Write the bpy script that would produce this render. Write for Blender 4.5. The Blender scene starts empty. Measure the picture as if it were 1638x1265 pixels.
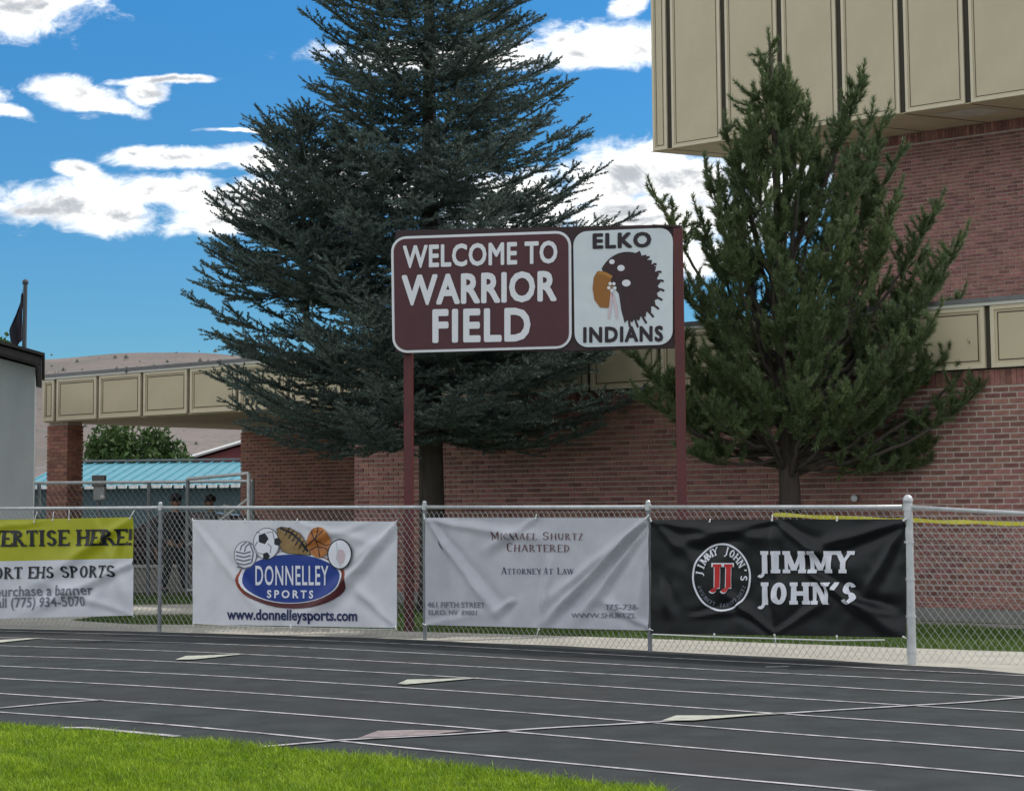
import bpy, bmesh, math, random
import numpy as np
from mathutils import Matrix, Vector, Euler, noise
random.seed(7); rng = np.random.default_rng(7)
S = bpy.context.scene
COL = S.collection
rad = math.radians

# ------------------------------------------------------------------ camera
F, PX, PY, PITCH, ROLL, EYE = 3000.0, 819.0, 550.0, rad(5.0), -0.008, 1.5
cam = bpy.data.cameras.new('camera')
co = bpy.data.objects.new('camera', cam); COL.objects.link(co)
RM = Euler((rad(90) + PITCH, 0, 0)).to_matrix() @ Matrix.Rotation(ROLL, 3, 'Z')
co.matrix_world = Matrix.Translation((0, 0, EYE)) @ RM.to_4x4()
cam.sensor_width = 36; cam.lens = F / 1638 * 36
cam.shift_y = -(632.5 - PY) / 1638
cam.clip_start = 0.3; cam.clip_end = 6000
S.camera = co

def ray(px, py):
    return (RM @ Vector(((px - PX) / F, -(py - PY) / F, -1))).normalized()
CAMP = Vector((0, 0, EYE))
def G(px, py, z=0.0):
    d = ray(px, py); return CAMP + d * ((z - EYE) / d.z)
def AT(px, py, Y):
    d = ray(px, py); return CAMP + d * (Y / d.y)

# ------------------------------------------------------------------ sky, sun
SUN_AZ, SUN_EL = rad(68), rad(50)
W = bpy.data.worlds.new('World'); S.world = W; W.use_nodes = True
nt = W.node_tree; nt.nodes.clear()
def wn(t, **k):
    n = nt.nodes.new(t)
    for a, b in k.items(): setattr(n, a, b)
    return n
def wm(op, a, b=None, c=None, clamp=False):
    n = wn('ShaderNodeMath', operation=op); n.use_clamp = clamp
    for i, v in enumerate((a, b, c)):
        if v is None: continue
        if isinstance(v, (int, float)): n.inputs[i].default_value = v
        else: nt.links.new(v, n.inputs[i])
    return n.outputs[0]
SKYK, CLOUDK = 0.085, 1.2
sky = wn('ShaderNodeTexSky', sky_type='NISHITA'); sky.sun_disc = False
sky.sun_elevation = SUN_EL; sky.sun_rotation = SUN_AZ
sky.altitude = 1500; sky.air_density = 1.0; sky.dust_density = 0.3; sky.ozone_density = 2.5
tc = wn('ShaderNodeTexCoord'); sx = wn('ShaderNodeSeparateXYZ'); nt.links.new(tc.outputs['Generated'], sx.inputs[0])
yy = wm('MAXIMUM', sx.outputs[1], 0.02)
ca = wm('DIVIDE', sx.outputs[0], yy); ce = wm('DIVIDE', sx.outputs[2], yy)
cx = wn('ShaderNodeCombineXYZ'); nt.links.new(ca, cx.inputs[0]); nt.links.new(ce, cx.inputs[1])
def wnoise(vec, scale, detail, rough, off=(0, 0, 0), stretch=(1, 1, 1), dist=0.0):
    m = wn('ShaderNodeMapping'); m.inputs['Location'].default_value = off; m.inputs['Scale'].default_value = stretch
    nt.links.new(vec, m.inputs[0])
    n = wn('ShaderNodeTexNoise'); n.inputs['Scale'].default_value = scale; n.inputs['Detail'].default_value = detail
    n.inputs['Roughness'].default_value = rough; n.inputs['Distortion'].default_value = dist
    nt.links.new(m.outputs[0], n.inputs[0]); return n.outputs[0]
P0 = cx.outputs[0]
warp = wn('ShaderNodeTexNoise'); warp.inputs['Scale'].default_value = 22; warp.inputs['Detail'].default_value = 4
nt.links.new(P0, warp.inputs[0])
wsub = wn('ShaderNodeVectorMath', operation='MULTIPLY_ADD'); nt.links.new(warp.outputs['Color'], wsub.inputs[0])
wsub.inputs[1].default_value = (0.022, 0.012, 0); wsub.inputs[2].default_value = (-0.011, -0.006, 0)
wadd = wn('ShaderNodeVectorMath', operation='ADD'); nt.links.new(P0, wadd.inputs[0]); nt.links.new(wsub.outputs[0], wadd.inputs[1])
CLOUDS = [  # centre px, radii px, tilt
    (20, 5, 150, 55, .25), (-60, -30, 220, 90, 0), (70, 12, 90, 34, .3),
    (118, 152, 72, 27, -.12), (165, 166, 66, 14, -.25), (238, 150, 34, 20, 0), (270, 132, 100, 9, 0.0), (8, 176, 46, 13, -.3), (-40, 165, 60, 28, 0),
    (285, 250, 110, 17, 0), (390, 247, 80, 18, 0), (210, 242, 26, 12, 0), (125, 268, 44, 14, -.2),
    (120, 318, 135, 38, .08), (240, 300, 90, 24, .1), (185, 340, 80, 34, -.1), (60, 332, 60, 15, 0),
    (345, 318, 70, 32, 0), (350, 355, 80, 26, 0), (300, 300, 60, 22, 0), (410, 325, 60, 48, 0),
    (400, 208, 80, 4, .0),
    (985, 75, 120, 36, 0), (940, 95, 90, 22, 0), (1000, 12, 26, 22, 0), (905, 70, 40, 18, 0), (700, 90, 200, 26, 0),
    (1010, 268, 95, 44, 0), (960, 300, 80, 40, 0), (1090, 290, 90, 46, 0), (1050, 350, 130, 52, 0), (1120, 410, 60, 34, 0), (980, 345, 90, 30, 0),
    (1250, 250, 120, 60, 0), (1230, 330, 90, 50, 0), (1200, 210, 60, 20, 0), (820, 330, 120, 50, 0), (600, 300, 160, 40, 0), (500, 260, 120, 20, 0)]
acc = None
for (px, py, rx, ry, tilt) in CLOUDS:
    d = ray(px, py); m = wn('ShaderNodeMapping', vector_type='TEXTURE')
    m.inputs['Location'].default_value = (d.x / d.y, d.z / d.y, 0)
    m.inputs['Rotation'].default_value = (0, 0, tilt)
    m.inputs['Scale'].default_value = (rx / F, ry / F, 1)
    nt.links.new(wadd.outputs[0], m.inputs[0])
    l = wn('ShaderNodeVectorMath', operation='LENGTH'); nt.links.new(m.outputs[0], l.inputs[0])
    v = wm('SUBTRACT', 1.0, l.outputs['Value'])
    if acc is None: acc = v
    else:
        n = wn('ShaderNodeMath', operation='SMOOTH_MAX'); nt.links.new(acc, n.inputs[0]); nt.links.new(v, n.inputs[1]); n.inputs[2].default_value = 0.25
        acc = n.outputs[0]
n1 = wnoise(P0, 42, 11, 0.66, (3, 1, 0), (1, 1.9, 1), 0.4)
n1c = wm('MULTIPLY_ADD', n1, 1.9, -0.90)
acc = wm('MAXIMUM', acc, -1.5)
dens = wm('ADD', acc, n1c)
inview = wm('GREATER_THAN', sx.outputs[1], 0.03)
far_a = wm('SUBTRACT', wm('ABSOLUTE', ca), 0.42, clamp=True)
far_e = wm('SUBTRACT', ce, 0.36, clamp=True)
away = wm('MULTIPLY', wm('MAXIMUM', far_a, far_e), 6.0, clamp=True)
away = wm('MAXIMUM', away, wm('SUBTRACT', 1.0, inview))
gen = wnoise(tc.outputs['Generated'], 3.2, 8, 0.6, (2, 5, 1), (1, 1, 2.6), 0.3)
gend = wm('MULTIPLY_ADD', gen, 6.0, -2.55)  # unseen clouds outside the frame, cover thickened to add fill light
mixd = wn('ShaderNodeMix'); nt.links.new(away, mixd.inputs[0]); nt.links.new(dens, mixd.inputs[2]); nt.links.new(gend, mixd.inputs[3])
mr = wn('ShaderNodeMapRange', interpolation_type='SMOOTHSTEP'); nt.links.new(mixd.outputs[0], mr.inputs[0])
mr.inputs[1].default_value = -0.22; mr.inputs[2].default_value = 0.60
up = wm('MULTIPLY', sx.outputs[2], 25.0, clamp=True)
alpha = wm('MULTIPLY', mr.outputs[0], up)
# grey cores of the thicker cloud
g1 = wnoise(P0, 26, 7, 0.6, (9, 4, 0), (1, 1.6, 1), 0.6)
core = wn('ShaderNodeMapRange', interpolation_type='SMOOTHSTEP'); nt.links.new(wm('MULTIPLY_ADD', mixd.outputs[0], 0.28, g1), core.inputs[0])
core.inputs[1].default_value = 0.56; core.inputs[2].default_value = 0.88
ccol = wn('ShaderNodeMix', data_type='RGBA'); nt.links.new(core.outputs[0], ccol.inputs[0])
ccol.inputs[6].default_value = (1.0, .985, .95, 1); ccol.inputs[7].default_value = (.33, .35, .38, 1)
tint = wn('ShaderNodeMix', data_type='RGBA', blend_type='MULTIPLY'); tint.inputs[0].default_value = 1
tg = wn('ShaderNodeMix', data_type='RGBA'); tgr = wn('ShaderNodeMapRange'); nt.links.new(sx.outputs[2], tgr.inputs[0]); tgr.inputs[1].default_value = 0.04; tgr.inputs[2].default_value = 0.30
nt.links.new(tgr.outputs[0], tg.inputs[0]); tg.inputs[6].default_value = (0.42, 0.70, 0.80, 1); tg.inputs[7].default_value = (0.29, 0.93, 1.26, 1)
nt.links.new(sky.outputs[0], tint.inputs[6]); nt.links.new(tg.outputs[2], tint.inputs[7])
b1 = wn('ShaderNodeBackground'); nt.links.new(tint.outputs[2], b1.inputs[0]); b1.inputs[1].default_value = SKYK
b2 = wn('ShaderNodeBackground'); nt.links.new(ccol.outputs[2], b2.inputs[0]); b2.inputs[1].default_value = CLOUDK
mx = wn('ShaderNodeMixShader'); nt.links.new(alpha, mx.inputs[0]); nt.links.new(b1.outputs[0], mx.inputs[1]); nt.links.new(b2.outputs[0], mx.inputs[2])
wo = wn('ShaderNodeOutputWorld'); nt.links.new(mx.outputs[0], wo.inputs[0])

sl = bpy.data.lights.new('sun', 'SUN'); sl.energy = 2.1; sl.angle = rad(0.5); sl.color = (1, .96, .9)
so = bpy.data.objects.new('sun', sl); COL.objects.link(so)
sd = Vector((math.sin(SUN_AZ) * math.cos(SUN_EL), math.cos(SUN_AZ) * math.cos(SUN_EL), math.sin(SUN_EL)))
so.rotation_euler = sd.to_track_quat('Z', 'Y').to_euler(); so.location = (40, 20, 60)
S.view_settings.view_transform = 'Standard'; S.view_settings.look = 'None'
S.view_settings.exposure = 0.42; S.view_settings.gamma = 1.0; S.view_settings.use_curve_mapping = False
S.render.engine = 'CYCLES'
S.cycles.max_bounces = 6; S.cycles.transparent_max_bounces = 8

# ------------------------------------------------------------------ helpers
def tag(o, label=None, cat=None, group=None, kind=None):
    if label: o['label'] = label
    if cat: o['category'] = cat
    if group: o['group'] = group
    if kind: o['kind'] = kind
    return o
def empty(name, loc=(0, 0, 0), rz=0, **k):
    o = bpy.data.objects.new(name, None); COL.objects.link(o); o.location = loc; o.rotation_euler = (0, 0, rz)
    o.empty_display_size = .2
    return tag(o, **k)
class MB:
    def __init__(s): s.v = []; s.f = []; s.m = []
    def add(s, vs, fs, m=0):
        b = len(s.v); s.v += [tuple(p) for p in vs]; s.f += [tuple(b + i for i in f) for f in fs]; s.m += [m] * len(fs); return s
    def box(s, x0, x1, y0, y1, z0, z1, m=0):
        return s.add([(x, y, z) for z in (z0, z1) for y in (y0, y1) for x in (x0, x1)],
                     [(0, 2, 3, 1), (4, 5, 7, 6), (0, 1, 5, 4), (2, 6, 7, 3), (0, 4, 6, 2), (1, 3, 7, 5)], m)
    def tube(s, pts, r, n=8, m=0, cap=True):
        pts = [Vector(p) for p in pts]; rs = r if isinstance(r, (list, tuple)) else [r] * len(pts)
        b = len(s.v); prev = None
        for i, p in enumerate(pts):
            t = (pts[min(i + 1, len(pts) - 1)] - pts[max(i - 1, 0)]).normalized()
            a = t.cross(Vector((0, 0, 1)) if abs(t.z) < .95 else Vector((1, 0, 0))).normalized() if prev is None else (prev - t * prev.dot(t)).normalized()
            prev = a; c = t.cross(a)
            for k in range(n):
                w = 2 * math.pi * k / n
                s.v.append(tuple(p + (a * math.cos(w) + c * math.sin(w)) * rs[i]))
        for i in range(len(pts) - 1):
            for k in range(n):
                s.f.append((b + i * n + k, b + i * n + (k + 1) % n, b + (i + 1) * n + (k + 1) % n, b + (i + 1) * n + k)); s.m.append(m)
        if cap:
            s.f.append(tuple(b + k for k in range(n))[::-1]); s.m.append(m)
            e = b + (len(pts) - 1) * n
            s.f.append(tuple(e + k for k in range(n))); s.m.append(m)
        return s
    def sphere(s, c, r, n=10, k=6, m=0, sc=(1, 1, 1)):
        b = len(s.v)
        for j in range(k + 1):
            th = math.pi * j / k
            for i in range(n):
                ph = 2 * math.pi * i / n
                s.v.append((c[0] + r * sc[0] * math.sin(th) * math.cos(ph), c[1] + r * sc[1] * math.sin(th) * math.sin(ph), c[2] + r * sc[2] * math.cos(th)))
        for j in range(k):
            for i in range(n):
                s.f.append((b + j * n + i, b + (j + 1) * n + i, b + (j + 1) * n + (i + 1) % n, b + j * n + (i + 1) % n)); s.m.append(m)
        return s
    def mesh(s, name, mats, smooth=False):
        me = bpy.data.meshes.new(name); me.from_pydata(s.v, [], s.f)
        mats = mats if isinstance(mats, (list, tuple)) else [mats]
        for q in mats: me.materials.append(q)
        if len(mats) > 1: me.polygons.foreach_set('material_index', s.m)
        if smooth: me.polygons.foreach_set('use_smooth', [True] * len(s.f))
        me.update(); return me
    def build(s, name, mats, parent=None, smooth=False, bevel=0, **k):
        o = bpy.data.objects.new(name, s.mesh(name, mats, smooth)); COL.objects.link(o); o.parent = parent
        if bevel:
            b = o.modifiers.new('bevel', 'BEVEL'); b.width = bevel; b.segments = 2; b.limit_method = 'ANGLE'
        return tag(o, **k)
def obj(name, me, parent=None, **k):
    o = bpy.data.objects.new(name, me); COL.objects.link(o); o.parent = parent; return tag(o, **k)

# ------------------------------------------------------------------ materials
def mat(name, col, rough=.7, metal=0, col2=None, scale=5, detail=5, bump=0, bscale=40, spec=.4, contrast=(.35, .65),
        stretch=(1, 1, 1), transl=0, island=0, coords='Object', col3=None, scale3=1.0, speck=None, obrand=0):
    m = bpy.data.materials.new(name); m.use_nodes = True; n = m.node_tree; b = n.nodes['Principled BSDF']
    b.inputs['Roughness'].default_value = rough; b.inputs['Metallic'].default_value = metal
    b.inputs['Specular IOR Level'].default_value = spec
    tcn = n.nodes.new('ShaderNodeTexCoord'); mp = n.nodes.new('ShaderNodeMapping'); mp.inputs['Scale'].default_value = stretch
    n.links.new(tcn.outputs[coords], mp.inputs[0])
    cur = None
    def noi(sc, det=detail, rgh=.6):
        q = n.nodes.new('ShaderNodeTexNoise'); q.inputs['Scale'].default_value = sc; q.inputs['Detail'].default_value = det
        q.inputs['Roughness'].default_value = rgh; n.links.new(mp.outputs[0], q.inputs[0]); return q.outputs[0]
    def mixc(fac, a, c, mode='MIX'):
        q = n.nodes.new('ShaderNodeMix'); q.data_type = 'RGBA'; q.blend_type = mode
        for s_, v in ((0, fac), (6, a), (7, c)):
            if hasattr(v, 'links') or hasattr(v, 'is_linked'): n.links.new(v, q.inputs[s_])
            else: q.inputs[s_].default_value = v if s_ == 0 else (*v, 1)
        return q.outputs[2]
    def rng_(v, a, c_):
        q = n.nodes.new('ShaderNodeMapRange'); n.links.new(v, q.inputs[0]); q.inputs[1].default_value = a; q.inputs[2].default_value = c_
        return q.outputs[0]
    cur = col
    if col2: cur = mixc(rng_(noi(scale), *contrast), col, col2)
    if col3: cur = mixc(rng_(noi(scale3), .45, .75), cur, col3)
    if island or obrand:
        gi = n.nodes.new('ShaderNodeNewGeometry'); oi = n.nodes.new('ShaderNodeObjectInfo')
        ad = n.nodes.new('ShaderNodeMath'); ad.operation = 'ADD'; n.links.new(gi.outputs['Random Per Island'], ad.inputs[0]); n.links.new(oi.outputs['Random'], ad.inputs[1])
        fr = n.nodes.new('ShaderNodeMath'); fr.operation = 'FRACT'; n.links.new(ad.outputs[0], fr.inputs[0])
        hv = n.nodes.new('ShaderNodeHueSaturation')
        q = n.nodes.new('ShaderNodeMapRange'); n.links.new(fr.outputs[0], q.inputs[0]); q.inputs[3].default_value = 1 - (island or obrand); q.inputs[4].default_value = 1 + (island or obrand)
        n.links.new(q.outputs[0], hv.inputs['Value'])
        m7 = n.nodes.new('ShaderNodeMath'); m7.operation = 'MULTIPLY'; n.links.new(fr.outputs[0], m7.inputs[0]); m7.inputs[1].default_value = 7.31
        f7 = n.nodes.new('ShaderNodeMath'); f7.operation = 'FRACT'; n.links.new(m7.outputs[0], f7.inputs[0])
        q2 = n.nodes.new('ShaderNodeMapRange'); n.links.new(f7.outputs[0], q2.inputs[0]); q2.inputs[3].default_value = .488; q2.inputs[4].default_value = .512
        n.links.new(q2.outputs[0], hv.inputs['Hue'])
        if hasattr(cur, 'is_linked'): n.links.new(cur, hv.inputs['Color'])
        else: hv.inputs['Color'].default_value = (*cur, 1)
        cur = hv.outputs[0]
    if speck:
        v = n.nodes.new('ShaderNodeTexVoronoi'); v.inputs['Scale'].default_value = speck[0]; n.links.new(mp.outputs[0], v.inputs[0])
        cur = mixc(rng_(v.outputs['Distance'], speck[2], speck[2] - .08), cur, speck[1])
    if hasattr(cur, 'is_linked'): n.links.new(cur, b.inputs['Base Color'])
    else: b.inputs['Base Color'].default_value = (*cur, 1)
    if bump:
        bp = n.nodes.new('ShaderNodeBump'); bp.inputs['Strength'].default_value = bump; bp.inputs['Distance'].default_value = .01
        n.links.new(noi(bscale, 6), bp.inputs['Height']); n.links.new(bp.outputs[0], b.inputs['Normal'])
    if transl:
        tr = n.nodes.new('ShaderNodeBsdfTranslucent'); ms = n.nodes.new('ShaderNodeMixShader'); ms.inputs[0].default_value = transl
        if hasattr(cur, 'is_linked'): n.links.new(cur, tr.inputs[0])
        else: tr.inputs[0].default_value = (*cur, 1)
        o = n.nodes['Material Output']; n.links.new(b.outputs[0], ms.inputs[1]); n.links.new(tr.outputs[0], ms.inputs[2]); n.links.new(ms.outputs[0], o.inputs[0])
    return m
M = dict(
    track=mat('track_rubber', (.018, .023, .024), .85, col2=(.042, .050, .052), scale=2.6, bump=.6, bscale=200, detail=12, contrast=(.3, .7), speck=(240, (.11, .11, .12), .16), col3=(.034, .031, .033), scale3=.25, spec=.25),
    line=mat('lane_paint', (.46, .44, .46), .8, col2=(.12, .12, .13), scale=7, contrast=(.44, .72), bump=.3, bscale=200, detail=8),
    zone=mat('zone_paint', (.42, .43, .36), .8, col2=(.18, .18, .17), scale=12, contrast=(.45, .8), detail=8),
    zonep=mat('faded_zone_paint', (.27, .22, .22), .8, col2=(.11, .10, .10), scale=12, contrast=(.45, .75), detail=8),
    turf=mat('turf_soil', (.07, .13, .015), .9, col2=(.10, .17, .02), scale=6),
    blade=mat('turf_blades', (.21, .34, .012), .6, col2=(.30, .42, .022), scale=2.2, island=.5, col3=(.10, .19, .012), scale3=6.0, transl=.35, detail=3),
    lawn=mat('lawn_soil', (.055, .085, .02), .9, col2=(.085, .11, .028), scale=4),
    lblade=mat('lawn_blades', (.09, .16, .028), .6, col2=(.125, .20, .04), scale=2.0, island=.25, transl=.3, detail=3),
    conc=mat('concrete', (.46, .44, .38), .9, col2=(.36, .34, .30), scale=3, bump=.3, bscale=90, detail=8),
    conc2=mat('grey_concrete', (.28, .275, .26), .9, col2=(.22, .215, .2), scale=3, bump=.3, bscale=90, detail=8),
    ground=mat('lot_pavement', (.15, .145, .14), .9, col2=(.20, .19, .18), scale=.4, detail=9),
    brick=mat('red_brick', (.35, .165, .138), .85, col2=(.25, .115, .098), scale=14, island=.30, bump=.35, bscale=160),
    brick2=mat('tan_red_brick', (.40, .18, .125), .85, col2=(.28, .125, .09), scale=14, island=.26, bump=.35, bscale=160),
    mortar=mat('mortar', (.60, .50, .45), .95, col2=(.50, .41, .37), scale=8, bump=.4, bscale=120),
    panel=mat('fascia_panel_paint', (.60, .52, .36), .75, col2=(.56, .485, .335), scale=1.5, bump=.12, bscale=70, col3=(.53, .46, .32), scale3=.6, detail=8),
    pframe=mat('fascia_frame_paint', (.70, .62, .46), .7, col2=(.65, .575, .425), scale=3),
    groove=mat('fascia_seam', (.06, .052, .04), .8),
    soffit=mat('soffit_paint', (.68, .57, .35), .8, col2=(.61, .51, .31), scale=2, detail=7),
    soffitl=mat('soffit_light_panel', (.72, .68, .54), .7, col2=(.6, .56, .45), scale=3),
    coping=mat('metal_coping', (.20, .205, .21), .5, .3, col2=(.16, .16, .165), scale=5),
    copingw=mat('pale_coping_edge', (.62, .61, .56), .5),
    stucco=mat('pale_stucco', (.32, .345, .35), .9, col2=(.28, .305, .31), scale=2.5, stretch=(1, 1, .25), bump=.3, bscale=60),
    eave=mat('dark_eave', (.022, .018, .02), .6, col2=(.03, .026, .028), scale=4),
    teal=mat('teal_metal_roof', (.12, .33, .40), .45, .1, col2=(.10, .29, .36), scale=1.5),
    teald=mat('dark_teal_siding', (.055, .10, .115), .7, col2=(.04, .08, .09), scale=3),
    trimw=mat('white_trim', (.75, .77, .76), .5),
    redroof=mat('maroon_roof', (.20, .05, .055), .6, col2=(.16, .04, .045), scale=3),
    redwall=mat('pinkish_siding', (.36, .17, .16), .8, col2=(.32, .15, .145), scale=3),
    signm=mat('maroon_sign_face', (.070, .020, .030), .5, col2=(.085, .024, .034), scale=3, detail=6),
    signpost=mat('maroon_post_paint', (.115, .024, .026), .5, col2=(.085, .022, .024), scale=4, bump=.1, bscale=30, detail=7),
    signdark=mat('dark_sign_frame', (.035, .018, .022), .6),
    signw=mat('white_sign_paint', (.66, .71, .76), .5, col2=(.60, .66, .71), scale=4),
    signwt=mat('white_sign_letters', (.74, .75, .80), .5),
    signbk=mat('dark_sign_letters', (.022, .014, .022), .5),
    headb=mat('emblem_brown', (.040, .020, .026), .6),
    headl=mat('emblem_orange', (.42, .19, .04), .6),
    headt=mat('emblem_tan', (.30, .125, .03), .6),
    galv=mat('galvanised_steel', (.62, .63, .64), .38, .35, col2=(.48, .50, .51), scale=9, detail=6, bump=.1, bscale=60),
    galvd=mat('dull_galvanised_post', (.27, .29, .31), .55, .5, col2=(.2, .215, .23), scale=9, detail=6),
    wire=mat('fence_wire', (.42, .43, .42), .5, .6),
    vinyl=mat('white_vinyl', (.72, .73, .79), .42, col2=(.66, .67, .73), scale=4, transl=.10, detail=6, spec=.5),
    vinylg=mat('greyed_white_vinyl', (.52, .53, .59), .34, col2=(.46, .47, .53), scale=4, transl=.08, detail=6, spec=.5),
    vinyly=mat('yellow_vinyl', (.47, .48, .018), .42, col2=(.42, .43, .016), scale=4, transl=.10, detail=5, spec=.5),
    vinylk=mat('black_vinyl', (.007, .008, .010), .36, col2=(.011, .012, .014), scale=4, spec=.35, detail=5),
    inkk=mat('black_ink', (.012, .014, .022), .45), inkn=mat('navy_ink', (.012, .025, .10), .45),
    inkb=mat('blue_ink', (.012, .045, .27), .4), inkr=mat('rust_ink', (.30, .05, .02), .45), inkred=mat('red_ink', (.55, .02, .02), .4),
    inkw=mat('white_ink', (.78, .79, .86), .42), inkg=mat('grey_ink', (.17, .18, .23), .5), inkgl=mat('pale_grey_ink', (.55, .56, .61), .5),
    inko=mat('orange_ink', (.50, .19, .045), .45, col2=(.36, .12, .03), scale=12), inkt=mat('tan_ink', (.33, .22, .09), .45, col2=(.22, .13, .05), scale=12),
    inkm=mat('maroon_ink', (.11, .03, .035), .45), inkp=mat('pink_ink', (.62, .50, .54), .5),
    tie=mat('white_zip_tie', (.82, .82, .80), .5), rope=mat('pale_rope', (.6, .6, .56), .8),
    tape=mat('yellow_tape', (.62, .58, .06), .5, col2=(.5, .48, .06), scale=6, transl=.2),
    bark=mat('grey_bark', (.075, .06, .05), .95, col2=(.045, .036, .03), scale=14, stretch=(1, 1, .25), bump=.8, bscale=30),
    spruce=mat('spruce_needles', (.145, .19, .165), .6, col2=(.085, .122, .105), scale=1.1, island=.3, transl=.14, detail=5),
    pine=mat('pine_needles', (.105, .155, .070), .55, col2=(.135, .180, .072), scale=1.2, island=.3, transl=.18, detail=5),
    twig=mat('pine_twig', (.10, .075, .05), .9),
    leaf=mat('green_leaves', (.07, .125, .03), .6, col2=(.045, .09, .025), scale=.6, island=.3, transl=.25),
    hill=mat('sage_hill', (.145, .115, .105), .95, col2=(.20, .165, .145), scale=.02, detail=12, col3=(.12, .12, .105), scale3=.07, speck=(.45, (.10, .10, .085), .30)),
    scrub=mat('sage_scrub', (.075, .085, .065), .9, col2=(.11, .105, .085), scale=.05, island=.3),
    flag=mat('dark_flag_cloth', (.02, .03, .045), .8, col2=(.03, .02, .03), scale=4),
    pole=mat('dark_pole', (.06, .07, .08), .5),
    skin=mat('skin', (.30, .16, .10), .6), hair=mat('dark_hair', (.012, .01, .01), .6),
    cloth=mat('black_clothing', (.012, .013, .017), .8), clothb=mat('dark_trousers', (.018, .02, .026), .85), shoe=mat('dark_shoes', (.01, .01, .01), .5),
    shirt=mat('grey_shirt', (.10, .11, .12), .8),
    carp=mat('dark_maroon_car_paint', (.05, .022, .028), .25, .3, spec=.6), glass=mat('tinted_glass', (.02, .025, .03), .06, spec=.8),
    rubber=mat('tyre_rubber', (.012, .012, .012), .8), rim=mat('alloy_rim', (.4, .4, .41), .3, .8), lamp=mat('lamp_lens', (.45, .05, .04), .2),
    block=mat('pale_concrete_block', (.40, .38, .34), .9, col2=(.33, .315, .285), scale=6, bump=.4, bscale=60, island=.08),
    boxg=mat('grey_box_paint', (.17, .15, .15), .6), boxl=mat('pale_box_paint', (.42, .42, .42), .6),
)

# ------------------------------------------------------------------ ground, track
def poly(name, pts, z, m, **k):
    b = bmesh.new(); vs = [b.verts.new((p[0], p[1], z)) for p in pts]
    f = b.faces.new(vs)
    if f.normal.z < 0: f.normal_flip()
    b.normal_update()
    if b.faces[:][0].normal.z < 0: b.faces[:][0].normal_flip()
    bmesh.ops.triangulate(b, faces=b.faces[:])
    me = bpy.data.meshes.new(name); b.to_mesh(me); b.free(); me.materials.append(m)
    return obj(name, me, **k)
def gpx(L): return [G(x, y) for x, y in L]
MB().add([(-3000, -200, -.016), (3000, -200, -.016), (3000, 3000, -.016), (-3000, 3000, -.016)], [(0, 1, 2, 3)]).build('ground', M['ground'], kind='structure')
OUT = [(-60, 1003.5), (0, 1005.5), (200, 1009.5), (400, 1015), (600, 1020.5), (760, 1028), (900, 1033), (1100, 1044.5), (1300, 1054), (1438, 1063.5), (1540, 1068.5), (1638, 1078), (1720, 1087)]
INN = [(-200, 1147), (0, 1163), (200, 1180), (400, 1199), (600, 1219), (700, 1230), (850, 1247), (1000, 1264), (1300, 1302), (1638, 1348)]
def extend(P, a, b):
    P = gpx(P); d0 = (P[0] - P[2]).normalized(); d1 = (P[-1] - P[-3]).normalized()
    return [P[0] + d0 * a] + P + [P[-1] + d1 * b]
outp = extend(OUT, 40, 40); innp = extend(INN, 40, 40)
poly('running_track', outp + innp[::-1], .004, M['track'], kind='structure')
poly('infield_ground', innp + [Vector((30, -30, 0)), Vector((-45, -30, 0))], .0, M['turf'], kind='structure')
TOPE = [(-300, 962), (0, 970), (120, 992), (215, 998), (305, 998.5), (500, 1003), (640, 1009), (860, 1015), (1040, 1021), (1240, 1028), (1458, 1036), (1638, 1042), (1800, 1048)]
tope = gpx(TOPE)
poly('concrete_edge', outp[:] + [outp[-1] + Vector((3, 6, 0))] + tope[::-1] + [outp[0] + Vector((-2, 6, 0))], -.001, M['conc'], kind='structure')
# lane lines measured on the ground
LANES = [
    [(100, 1012.4), (400, 1020.9), (700, 1033), (1100, 1054.8), (1300, 1064.5), (1438, 1072), (1638, 1081.8), (1800, 1090)],
    [(-100, 1018), (80, 1022.5), (400, 1032.7), (700, 1047), (1100, 1070), (1300, 1080), (1438, 1086.8), (1638, 1097.8), (1800, 1106)],
    [(-100, 1030), (0, 1033.4), (200, 1039.5), (400, 1047.5), (700, 1063.8), (1100, 1086.4), (1300, 1097.5), (1438, 1105.8), (1638, 1115.5), (1800, 1124)],
    [(-100, 1045.5), (0, 1049.5), (200, 1056), (400, 1065.2), (700, 1082), (1100, 1107.5), (1300, 1120), (1438, 1128.5), (1638, 1140.9), (1800, 1151)],
    [(-100, 1061.5), (0, 1066.1), (200, 1074.8), (400, 1085.2), (700, 1104.3), (1100, 1132.3), (1300, 1146.4), (1438, 1156), (1638, 1169.9), (1800, 1181)],
    [(-100, 1081), (0, 1086.1), (200, 1096.5), (400, 1109.2), (700, 1130.4), (1100, 1161.7), (1300, 1177.5), (1438, 1187.7), (1638, 1203.3), (1800, 1216)],
    [(-100, 1104), (0, 1110.2), (200, 1123.5), (400, 1137.7), (700, 1161.5), (1100, 1196.6), (1300, 1214.2), (1438, 1226), (1638, 1243.7), (1800, 1258)],
    [(-100, 1131), (0, 1140.1), (200, 1154.5), (400, 1172.2), (700, 1202.3), (1100, 1240.7), (1300, 1259), (1500, 1278), (1800, 1308)]]
def catmull(P, n=6):
    R = []
    for i in range(len(P) - 1):
        a, b, c, d = P[max(i - 1, 0)], P[i], P[i + 1], P[min(i + 2, len(P) - 1)]
        for k in range(n):
            t = k / n
            R.append(.5 * ((2 * b) + (c - a) * t + (2 * a - 5 * b + 4 * c - d) * t * t + (3 * b - a - 3 * c + d) * t ** 3))
    return R + [P[-1]]
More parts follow.
